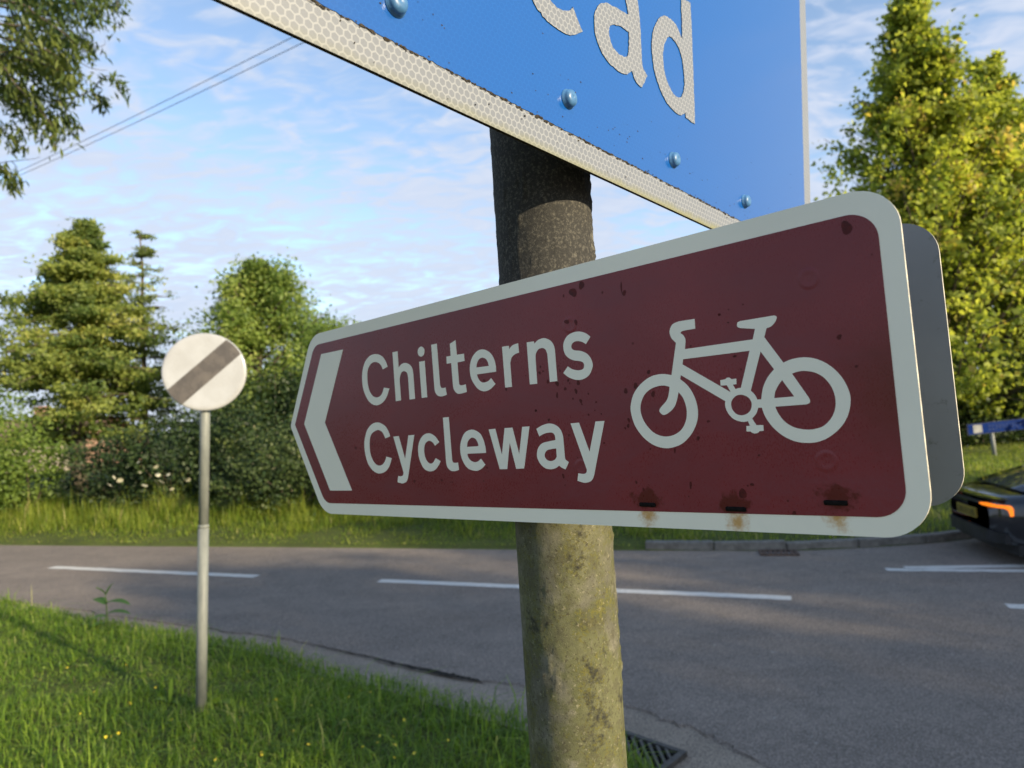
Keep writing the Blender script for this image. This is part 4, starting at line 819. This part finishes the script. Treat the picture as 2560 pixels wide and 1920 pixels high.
def grass_patch(name, label, n, xr, yr, poly, z, hf, m, wf, bend=0.6, keep=None, k=2.2):
    x = RG.uniform(*xr, n); y = RG.uniform(*yr, n); ok = inpoly(x, y, poly)
    if keep is not None: ok &= keep(x, y)
    x = x[ok]; y = y[ok]; pt = patchy(x, y, k, 1.0) * 0.6 + patchy(x, y, k * 3.1, 2.3) * 0.4
    h = hf(x, y, pt) * RG.uniform(0.5, 1.25, len(x)); P = np.stack([x, y, z(x, y)], 1)
    V, F = blades(P, h, wf * RG.uniform(0.6, 1.3, len(x)), bend)
    t = np.clip(0.35 + 0.45 * (pt - 0.5) + RG.normal(0, 0.30, len(x)), 0, 1)
    return tag(npmesh(name, V, F, m, None, np.repeat(t, 6)), label, 'grass', None, 'stuff')
def infr(mx):  # keep only what lies near the view
    return lambda x, y: (np.abs(x) < y * mx + 0.6)
grass_patch('verge_grass', 'short rough green grass on the near verge', 150000, (-8.5, 0.9), (2.7, 9.6), vin, lambda x, y: 0.035 + 0 * x,
            lambda x, y, p: 0.045 + 0.075 * p + 0.03 * (y < 5), L_grass, 0.0032, 0.8, infr(0.95))
grass_patch('long_grass', 'longer arching grass blades in tufts over the near verge', 17000, (-8.5, 0.9), (2.7, 9.4), vin, lambda x, y: 0.035 + 0 * x,
            lambda x, y, p: 0.10 + 0.16 * p, L_grass, 0.0042, 1.3, lambda x, y: infr(0.95)(x, y) & (patchy(x, y, 5.3, 0.7) > 0.42), 4.0)
dist_far = lambda x, y: y - np.interp(x, [p.x for p in far], [p.y for p in far])
fpoly = [(p.x, p.y + 0.03) for p in far] + [(40, 40), (-60, 46)]
grass_patch('far_verge_grass', 'tall sunlit grass along the far side of the road', 150000, (-17, 2.6), (9, 22), fpoly, lambda x, y: 0.05 + 0.05 * np.clip(dist_far(x, y), 0, 4),
            lambda x, y, p: np.clip(0.04 + 0.26 * np.clip(dist_far(x, y) - 0.15, 0, 1.8), 0, 0.55) * (0.25 + 1.25 * p ** 1.5) * np.where(RG.random(len(x)) < 0.06, 1.7, 1.0), L_tall, 0.0060, 0.75, lambda x, y: infr(0.92)(x, y) & (dist_far(x, y) < 4.2))
grass_patch('bank_grass', 'short bright grass on the bank behind the car', 90000, (1.6, 22), (8.7, 23), fpoly, lambda x, y: 0.05 + 0.05 * np.clip(dist_far(x, y), 0, 4),
            lambda x, y, p: 0.07 + 0.10 * p, L_tall, 0.0060, 0.6, lambda x, y: infr(0.88)(x, y) & (dist_far(x, y) > 0.18))

# low broad leaves (clover, plantain) between the blades
n = 9000; x = RG.uniform(-7.5, 0.8, n); y = RG.uniform(3.2, 8.5, n); ok = inpoly(x, y, vin) & infr(0.95)(x, y) & (patchy(x, y, 3.0, 4.0) > 0.45); x = x[ok]; y = y[ok]
o = foliage('clover', np.stack([x, y, 0.05 + RG.uniform(0, 0.05, len(x))], 1), 0.026, L_lit, None, 0.85, 1.6); tag(o, 'low clover leaves between the grass blades of the near verge', 'ground cover', None, 'stuff')

# buttercups
M_petal = plain('buttercup_yellow', (0.70, 0.56, 0.03), 0.35, 0.5, 0, 0.1, 100); M_stem = plain('stem_green', (0.07, 0.12, 0.03), 0.6)
pv = []; pf = []
for k in range(5):
    a = 2 * math.pi * k / 5
    for r_, w_, z_ in ((0.0, 0.0, 0.0), (0.6, 0.34, 0.22), (1.0, 0.25, 0.50), (0.6, -0.34, 0.22)):
        rr_ = r_; 
        pv.append((math.cos(a) * rr_ - math.sin(a) * w_, math.sin(a) * rr_ + math.cos(a) * w_, z_))
    pf.append((4 * k, 4 * k + 1, 4 * k + 2, 4 * k + 3))
pme = bpy.data.meshes.new('petals'); pme.from_pydata(pv, [], pf); pme.materials.append(M_petal)
sv, sf = tube([(0, 0, -0.05), (0.004, 0.002, 0.10), (0, 0, 0.20)], [0.0016, 0.0013, 0.001], 5); sme = bpy.data.meshes.new('buttercup'); sme.from_pydata([tuple(v) for v in sv], [], sf); sme.materials.append(M_stem)
BC = [(264, 1843), (280, 1841), (296, 1833), (236, 1730), (201, 1785), (315, 1663), (168, 1670), (325, 1759), (388, 1720), (485, 1872), (654, 1881), (654, 1888), (712, 1658), (734, 1828), (771, 1862), (806, 1698), (873, 1743), (903, 1726), (926, 1731), (944, 1857), (950, 1840), (985, 1861), (988, 1863), (983, 1842),
      (935, 1888), (907, 1868), (1120, 1851), (985, 1895), (1036, 1884), (600, 1795), (778, 1764), (620, 1680), (690, 1750), (430, 1800), (540, 1900), (100, 1700), (1010, 1800), (860, 1800)]
for i, (px, py) in enumerate(BC):
    p = gnd(px, py, 0.19); o = tag(link('buttercup', sme), 'tiny yellow buttercup on a thin stem in the near verge', 'flower', 'buttercups in the near verge')
    hgt = rnd.uniform(0.75, 1.1); o.location = (p.x, p.y, 0.19 - 0.20 * hgt); o.scale = (1, 1, hgt); o.rotation_euler.z = rnd.random() * 6
    c = link('petals', pme, None, o); s_ = rnd.uniform(0.007, 0.011); c.scale = (s_, s_, s_ / hgt); c.location = (0, 0, 0.2); c.rotation_euler = (rnd.gauss(0.5, 0.3), rnd.gauss(0, 0.3), rnd.random() * 6)

# broad leaved weeds
M_dock = leaf_mat('dock_leaf', (0.10, 0.19, 0.03), (0.17, 0.26, 0.04), None, 0.35)
def big_leaf(parent, base, d, ln, w, curl, m, name='leaf'):
    base = Vector(base); d = Vector(d).normalized(); sd_ = d.cross(Vector((0, 0, 1))).normalized(); V = []; F = []; k = 7
    for i in range(k + 1):
        t = i / k; c = base + d * ln * t + Vector((0, 0, -curl * ln * t * t)); ww = w * math.sin(math.pi * min(1, 0.08 + 0.92 * t)) ** 0.8 * (1 - 0.25 * t)
        V += [c - sd_ * ww + Vector((0, 0, 0.25 * ww)), c, c + sd_ * ww + Vector((0, 0, 0.25 * ww))]
    for i in range(k): F += [(3 * i, 3 * i + 1, 3 * i + 4, 3 * i + 3), (3 * i + 1, 3 * i + 2, 3 * i + 5, 3 * i + 4)]
    o = mesh(name, V, F, m, parent, True); a = o.data.attributes.new('tint', 'FLOAT', 'POINT'); a.data.foreach_set('value', [rnd.uniform(0.2, 0.9)] * len(V)); return o
for nm, lab, (px, py), lv in (('dock_weed', 'pale upright dock leaves just left of the pole base', (425, 1762), [((0.10, 0, 1), 0.20, 0.035, 0.1), ((-0.6, -0.2, 0.7), 0.15, 0.03, 0.5), ((0.6, -0.3, 0.5), 0.12, 0.025, 0.6)]),
                              ('plantain_weed', 'broad pale leaf weed just right of the pole base', (540, 1765), [((0.9, -0.1, 0.45), 0.20, 0.04, 0.6), ((0.2, -0.3, 0.8), 0.12, 0.03, 0.4), ((-0.5, -0.4, 0.4), 0.12, 0.03, 0.5)])):
    p = gnd(px, py, 0.05); w_ = tag(empty(nm, (p.x, p.y, 0.04)), lab, 'weed')
    for d, ln, w, c in lv: big_leaf(w_, (0, 0, 0.02), d, ln, w, c, M_dock)
p = gnd(266, 1572, 0.05); w_ = tag(empty('sapling_weed', (p.x, p.y, 0.03)), 'leafy sapling standing up from the verge edge against the road', 'weed')
V, F = tube([(0, 0, -0.05), (0.01, 0, 0.16), (0.0, 0, 0.37)], [0.009, 0.007, 0.004], 6); mesh('stem', V, F, M_stem, w_)
M_sap = leaf_mat('sapling_leaf', (0.06, 0.14, 0.03), (0.10, 0.19, 0.035), None, 0.35)
for z_, d, ln in ((0.10, (-0.8, -0.2, 0.2), 0.11), (0.12, (0.9, 0.1, 0.25), 0.15), (0.19, (-0.7, 0.2, 0.5), 0.13), (0.2, (0.95, -0.1, 0.25), 0.17), (0.25, (0.35, 0.1, 0.9), 0.13), (0.26, (-0.3, -0.3, 0.7), 0.10), (0.05, (-0.3, -0.6, 0.3), 0.10)):
    big_leaf(w_, (0, 0, z_ * 1.35), d, ln * 1.6, 0.065, 0.35, M_sap)

# ------------------------------------------------------------------ house behind the trees, overhead cables
q = Mat('orange_brick', 0.85, 0.2); br = q.node('ShaderNodeTexBrick'); br.inputs['Scale'].default_value = 4.4; br.inputs['Color1'].default_value = (0.27, 0.150, 0.10, 1); br.inputs['Color2'].default_value = (0.33, 0.19, 0.125, 1); br.inputs['Mortar'].default_value = (0.45, 0.38, 0.30, 1)
q.nt.links.new(q.tc(), br.inputs[0]); q.set('Base Color', br.outputs[0]); M_brick = q.m
M_tile = plain('clay_tile', (0.20, 0.125, 0.095), 0.85, 0.2, 0, 0.3, 3)
hl = atY(-420, 1200, 36); hr = atY(175, 1200, 36)
house = tag(empty('brick_house', (hl.x, 36, 0)), 'orange brick house glimpsed through the left trees', 'house'); HW = hr.x - hl.x; HD = 7.0; EV = 1.8; RI = 2.9
mesh('wall', [(0, 0, 0), (HW, 0, 0), (HW, HD, 0), (0, HD, 0), (0, 0, EV), (HW, 0, EV), (HW, HD, EV), (0, HD, EV), (HW, HD / 2, RI), (0, HD / 2, RI)], [(0, 1, 5, 4), (1, 2, 6, 8, 5), (2, 3, 7, 6), (3, 0, 4, 9, 7)], M_brick, house)
bm = bmesh.new()
for s_ in (0, 1):
    a = math.atan2(RI - EV, HD / 2); box(bm, (HW / 2, HD / 4 if s_ == 0 else HD * 3 / 4, (EV + RI) / 2 + 0.07), (HW + 0.5, HD / 2 / math.cos(a) + 0.35, 0.09), 0, Matrix.Rotation(a if s_ == 0 else -a, 3, 'X'))
rf = bm_obj('roof', bm, M_tile, house)
bm = bmesh.new(); box(bm, (HW * 0.7, HD / 2, RI + 0.35), (0.6, 0.6, 1.1)); bm_obj('chimney', bm, M_brick, rf)
M_cable = plain('cable', (0.03, 0.032, 0.036), 0.7)
for i, (a, b) in enumerate((((38, 432), (725, 96)), ((41, 442), (757, 107)))):
    A = atY(*a, 27); B = atY(*b, 17); pts = []
    for k in range(25):
        t = -0.25 + 1.9 * k / 24; p = A.lerp(B, t); p.z += 0.22 * ((t - 0.5) ** 2 - 0.25); pts.append(p)
    V, F = tube(pts, 0.0095, 6); c0_ = sum((Vector(v) for v in V), Vector()) / len(V)
    tag(mesh('overhead_cable', V, F, M_cable, None, True), ('upper' if i == 0 else 'lower') + ' of two thin overhead cables slanting across the sky', 'cable', 'overhead cables')

# ------------------------------------------------------------------ car, tail end in view
q = Mat('black_paint', 0.12, 0.5, 1.0); q.set('Base Color', (0.010, 0.012, 0.016)); q.set('Coat Roughness', 0.05)
q.set('Roughness', q.ramp(q.noise(20, 3), 0.3, 0.7, 0.14, 0.26)); M_car = q.m
M_glass = (lambda q: (q.set('Base Color', (0.06, 0.065, 0.08)), q.set('Roughness', q.ramp(q.noise(9, 3), 0.3, 0.7, 0.02, 0.06)), q.m)[-1])(Mat('dark_glass', 0.04, 0.6, 1.0))  # base colour lightened to suggest sky reflected in the glass
M_trim = plain('black_trim', (0.018, 0.018, 0.02), 0.5); M_tyre = plain('tyre_rubber', (0.022, 0.022, 0.022), 0.85, 0.2); M_rim = plain('rim_metal', (0.22, 0.22, 0.23), 0.3, 0.5, 0.9, 0.1)
def emis(name, col, s_):
    q = Mat(name, 0.3); q.set('Base Color', col); q.set('Emission Color', col); q.set('Emission Strength', q.ramp(q.noise(15, 2), 0.3, 0.7, s_ * 0.85, s_ * 1.1)); return q.m
M_ind = emis('indicator_amber', (1.0, 0.22, 0.012), 0.42); M_red = plain('tail_red', (0.25, 0.015, 0.012), 0.2, 0.5, 0, 0.2, 10)
# local: +x forward, y left, z up, origin on the ground below the rear bumper's centre
CM = Matrix.Translation((5.35, 8.16, 0.0)) @ Matrix.Rotation(R(-13), 4, 'Z')
car = tag(empty('parked_car', mw=CM), 'dark car at the right edge seen from behind with amber indicators lit', 'car'); car.name = 'car'
LEN = 4.55
# stations: x, half width at belt, belt z, sill z, half width at sill, roof z, half width at roof
ST = [(0.00, 0.52, 0.66, 0.30, 0.50, None), (0.04, 0.68, 0.70, 0.26, 0.66, None), (0.14, 0.80, 0.745, 0.23, 0.78, None), (0.35, 0.86, 0.775, 0.21, 0.85, None), (0.60, 0.89, 0.79, 0.20, 0.88, None), (0.95, 0.905, 0.80, 0.20, 0.89, None), (1.6, 0.91, 0.80, 0.20, 0.90, None), (2.4, 0.91, 0.79, 0.20, 0.90, None), (3.2, 0.905, 0.77, 0.20, 0.89, None), (3.8, 0.88, 0.72, 0.20, 0.87, None), (4.25, 0.80, 0.62, 0.21, 0.78, None), (4.48, 0.62, 0.50, 0.24, 0.60, None), (4.55, 0.45, 0.44, 0.28, 0.42, None)]
V = []; F = []; NP = 15
for x, wb, zb, zs, ws, _ in ST:
    pr = [(-ws * 0.9, zs), (-ws, zs + 0.06), (-wb - 0.012, zs + (zb - zs) * 0.45), (-wb - 0.016, zs + (zb - zs) * 0.62), (-wb, zb - 0.06), (-wb + 0.03, zb - 0.015), (-wb * 0.72, zb + 0.018), (0, zb + 0.035)]
    pr = pr + [(-a, b) for a, b in reversed(pr[:-1])]
    V += [(x, y, z) for y, z in pr]
for i in range(len(ST) - 1):
    for k in range(NP - 1): F.append((i * NP + k, i * NP + k + 1, (i + 1) * NP + k + 1, (i + 1) * NP + k))
F.append(tuple(range(NP))); F.append(tuple(range((len(ST) - 1) * NP, len(ST) * NP))[::-1])
for i in range(len(ST) - 1): F.append((i * NP + NP - 1, i * NP, (i + 1) * NP, (i + 1) * NP + NP - 1))
body = mesh('body', V, F, M_car, car, True)
# greenhouse: sloping rear glass, roof, windscreen
GH_ = [(0.30, 0.62, 0.81, 0.0), (0.75, 0.74, 0.82, 0.13), (1.25, 0.76, 0.82, 0.32), (1.75, 0.76, 0.82, 0.44), (2.2, 0.76, 0.82, 0.485), (2.7, 0.75, 0.81, 0.44), (3.2, 0.73, 0.80, 0.26), (3.75, 0.68, 0.75, 0.0)]
V = []; F = []
for x, w, z, h in GH_:
    rw = w - 0.20 * min(1, h / 0.3)
    pr = [(-w, z), (-w + 0.06, z + h * 0.55), (-rw, z + h * 0.90), (-rw * 0.55, z + h * 0.985 + 0.012), (0, z + h + 0.015)]; pr += [(-a, b) for a, b in reversed(pr[:-1])]
    V += [(x, y, zz_) for y, zz_ in pr]
for i in range(len(GH_) - 1):
    for k in range(8): F.append((i * 9 + k, i * 9 + k + 1, (i + 1) * 9 + k + 1, (i + 1) * 9 + k))
mesh('glasshouse', V, F, M_glass, car, True)
def strip(name, pts, h0, m, parent, off=0.012, th=0.02):
    """ribbon of height h following local points (x, y, z)"""
    V = []; F = []
    for (x, y, z), h in zip(pts, h0): V += [(x - off, y, z - h / 2), (x - off, y, z + h / 2), (x - off + th, y, z + h / 2), (x - off + th, y, z - h / 2)]
    for i in range(len(pts) - 1):
        for k in range(4): F.append((4 * i + k, 4 * i + (k + 1) % 4, 4 * i + 4 + (k + 1) % 4, 4 * i + 4 + k))
    F += [(0, 1, 2, 3), (4 * len(pts) - 4, 4 * len(pts) - 1, 4 * len(pts) - 2, 4 * len(pts) - 3)]
    return mesh(name, V, F, m, parent)
def rx(y):  # rear outline at light height
    y = abs(y); ys = [0.0, 0.53, 0.69, 0.81, 0.87, 0.90]; xs = [-0.015, -0.005, 0.035, 0.135, 0.33, 0.6]
    return float(np.interp(y, ys, xs))
for s_ in (-1, 1):
    P = [(rx(y), s_ * y, 0.665) for y in (0.40, 0.48, 0.56, 0.64, 0.71, 0.76)] + [(rx(0.785), s_ * 0.785, 0.652), (rx(0.795), s_ * 0.797, 0.62), (rx(0.795), s_ * 0.80, 0.58)]
    strip('indicator', P, [0.016, 0.026, 0.028, 0.028, 0.028, 0.032, 0.040, 0.045, 0.02], M_ind, car, 0.03, 0.05)
    P = [(rx(0.87) + 0.02, s_ * 0.893, 0.655), (0.50, s_ * 0.915, 0.66), (0.66, s_ * 0.925, 0.665)]; strip('tail_light', P, [0.05, 0.06, 0.03], M_red, car, 0.0, 0.03)
strip('light_bar', [(rx(y) - 0.006, y, 0.672) for y in (-0.40, -0.2, 0, 0.2, 0.40)], [0.03] * 5, M_trim, car, 0.012, 0.03)
M_plate = plain('plate_yellow', (0.27, 0.20, 0.035), 0.4, 0.4, 0, 0.1, 20)
pl = strip('number_plate', [(-0.012, -0.26, 0.53), (-0.018, 0, 0.53), (-0.012, 0.26, 0.53)], [0.111] * 3, M_plate, car, 0.02, 0.02)
V = []; F = []
for k in range(7):
    y = 0.215 - k * 0.068 - (0.02 if k > 3 else 0)
    for (a, b, c, d_) in ((0, 0.013, -0.036, 0.036), (0.030, 0.043, -0.036, 0.036)) if k % 2 else ((0, 0.013, -0.036, 0.036), (0.013, 0.043, -0.036, -0.022)):
        o_ = len(V); V += [(-0.0405, y - a, 0.53 + c), (-0.0405, y - b, 0.53 + c), (-0.0405, y - b, 0.53 + d_), (-0.0405, y - a, 0.53 + d_)]; F.append((o_, o_ + 1, o_ + 2, o_ + 3))
mesh('characters', V, F, M_trim, pl)
strip('bumper_insert', [(rx(y) - 0.0, y, 0.315) for y in (-0.74, -0.5, -0.2, 0.2, 0.5, 0.74)], [0.10, 0.14, 0.15, 0.15, 0.14, 0.10], M_trim, car, 0.02, 0.05)
strip('boot_lip', [(rx(y) + 0.05, y, 0.735) for y in (-0.70, -0.4, 0, 0.4, 0.70)], [0.02] * 5, M_car, car, 0.06, 0.10)
strip('underbody', [(0.16, -0.78, 0.20), (0.12, 0, 0.20), (0.16, 0.78, 0.20)], [0.12] * 3, M_trim, car, 0.0, 4.0)
for wx in (0.92, 3.72):
    for s_ in (-1, 1):
        V = []; F = []; K = 32; prof = [(0.20, 0.10), (0.30, 0.115), (0.325, 0.10), (0.335, 0.05), (0.335, -0.05), (0.325, -0.10), (0.20, -0.10)]
        for r_, o_ in prof:
            for k in range(K): a = 2 * math.pi * k / K; V.append((wx + r_ * math.cos(a), s_ * (0.815 + o_), 0.335 + r_ * math.sin(a)))
        for i in range(len(prof) - 1):
            for k in range(K): F.append((i * K + k, i * K + (k + 1) % K, (i + 1) * K + (k + 1) % K, (i + 1) * K + k))
        w_ = mesh('wheel', V, F, M_tyre, car, True); bm = bmesh.new()
        bmesh.ops.create_cone(bm, cap_ends=True, segments=32, radius1=0.20, radius2=0.20, depth=0.03, matrix=Matrix.Translation((wx, s_ * 0.875, 0.335)) @ Matrix.Rotation(R(90), 4, 'X'))
        for k in range(5):
            a = 2 * math.pi * k / 5; box(bm, (wx + 0.11 * math.cos(a), s_ * 0.90, 0.335 + 0.11 * math.sin(a)), (0.18, 0.02, 0.045), 0.004, Matrix.Rotation(-a, 3, 'Y'))
        bm_obj('rim', bm, M_rim, w_)

# ------------------------------------------------------------------ trees behind the viewer, towards the sun: they thin the light on the road
def offtree(label, t, s_, H, rad, nb):
    p = SUN_DIR * s_ + Vector((-SUN_DIR.y, SUN_DIR.x, 0)) * t
    return tree('roadside_tree', (p.x, p.y, 0.0), H, 1.2, lambda u: rad * math.sin(math.pi * min(1, 0.20 + 0.74 * u)) ** 0.5, nb, 6, 15, 0.24, L_dec, label, 0.75, 0.5, 0.7, 0.3, (0, 0), 0.3, 'trees behind the viewer')
offtree('tall roadside tree behind the viewer, nearest to the sign post side', 4.4, 30.0, 13.2, 2.9, 130)
offtree('tall roadside tree behind the viewer, middle of three', 9.0, 31.0, 13.8, 3.0, 130)
offtree('tall roadside tree behind the viewer, furthest along', 13.8, 30.0, 13.6, 3.0, 130)
